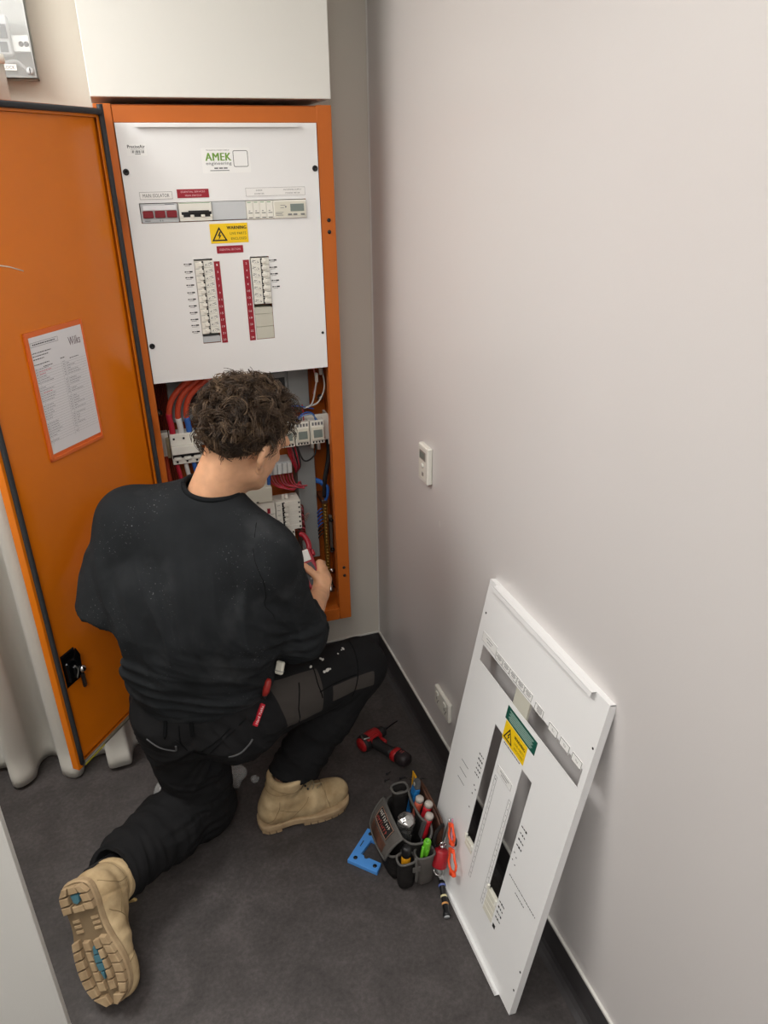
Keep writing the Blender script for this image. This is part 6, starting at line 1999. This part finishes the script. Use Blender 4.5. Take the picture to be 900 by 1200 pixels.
# pen torch on the floor at the panel's foot
t = tool('pen_torch', 'black pen torch with pale bands lying on the floor at the panel foot', 'torch', (-.205, -1.19, 0))
A_, B_ = Vector((-.192, -1.105, .030)), Vector((-.216, -1.202, .0110))
X = along(A_, B_)
T(t, 'barrel', MB().lathe([(.006, 0), (.0095, .004), (.0100, .012), (.0085, .020), (.0085, .086), (.0105, .090), (.0105, .096), (.008, .098)], 14, X=X), M_BLACK)
for zz, mm in ((.012, mat('blue_band', '#5a6aa8', rough=.4)), (.042, mat('cream_band', '#cfc79a', rough=.4)), (.062, mat('amber_band', '#c78f52', rough=.4))):
    T(t, 'band', MB().lathe([(.0106 if zz < .02 else .0092, zz), (.0108 if zz < .02 else .0094, zz + .001), (.0108 if zz < .02 else .0094, zz + .004), (.0092, zz + .005)], 14, X=X), mm)
T(t, 'lens', MB().lathe([(.0078, .098), (.0078, .0995), (.002, .0998)], 12, X=X), M_GPLAS)

# ------------------------------------------------------------------ loose screws and scraps on the floor
def screw(loc, ang, label, L_=.016):
    X = along(Vector(loc), Vector(loc) + Vector((math.cos(ang), math.sin(ang), 0)))
    t = tool('screw', label, 'screw', (loc[0], loc[1], 0), 'loose black screws')
    T(t, 'head', MB().lathe([(.0018, -.0005), (.0046, 0), (.0042, .003), (.002, .004)], 8, X=X), M_DSTEEL)
    T(t, 'shank', MB().tube([(0, 0, .003), (0, 0, L_), (0, 0, L_ + .004)], [.0022, .0022, .0005], 6, X=X), M_DSTEEL)
screw((-.200, -.655, .0046), .3, 'black screw farthest up, nearest the drill battery')
screw((-.214, -.680, .0046), .1, 'black screw lying between the others and the boot')
screw((-.206, -.712, .0046), -.8, 'left of the two black screws lying closest to the pouch')
screw((-.196, -.716, .0046), -.9, 'right of the two black screws lying closest to the pouch')
screw((-.165, -.688, .0046), .0, 'black screw lying in line with the thin steel pin', .020)
t = tool('steel_pin', 'thin bright steel pin on the floor pointing at the skirting', 'pin', (-.11, -.705, 0))
T(t, 'rod', MB().tube([(-.138, -.694, .002), (-.085, -.713, .002)], .0011, 6), M_STEEL)
T(t, 'tip', MB().tube([(-.085, -.713, .002), (-.079, -.715, .002)], [.0011, .0002], 6), M_STEEL)
t = tool('plaster_crumb', 'tiny white plaster crumb on the floor right of the drill', 'crumb', (-.142, -.547, 0))
T(t, 'crumb', MB().prism([(-.145, -.549), (-.139, -.550), (-.137, -.546), (-.143, -.543)], 0, .004, top_scale=.6), M_CABLEW)
def crumple(name, part, label, cat, c, r_, amp, h, m, seed):
    t = tool(name, label, cat, (c[0], c[1], 0))
    V, F = surface([(.01, [el(c, r_)])], [], np.array(c) - np.array(r_) - .02, np.array(c) + np.array(r_) + .02, h)
    Nn = vnormals(V, F)
    k = 1.0 / max(r_)
    V = V + Nn * ((1 - 2 * np.abs(vnoise(V + seed, k * 2.4))) * amp + (1 - 2 * np.abs(vnoise(V + seed, k * 5))) * amp * .5)[:, None]
    V[:, 2] = np.maximum(V[:, 2], .001)
    link(part, np_mesh(part, to_local(V, t), F, m), t)
crumple('plastic_bag', 'film', 'crumpled clear plastic bag on the floor under the kneeling leg', 'bag', (-.785, -.508, .036), (.140, .062, .042), .012, .005, M_SPLAS, 1.0)
crumple('plastic_scrap', 'film', 'small crumpled clear plastic scrap on the floor between the legs', 'scrap', (-.616, -.53, .009), (.011, .010, .008), .004, .0016, M_SPLAS, 4.0)

for o in bpy.data.objects:
    if o.parent is None and o.name.split('.')[0] in ('tool_pouch', 'utility_knife', 'yellow_card', 'screwdriver', 'tape_roll', 'nut_driver', 'spring_clip'):
        o.location += Vector((.002, .030, 0))
    if o is carab:
        o.location += Vector((.004, .004, .024))
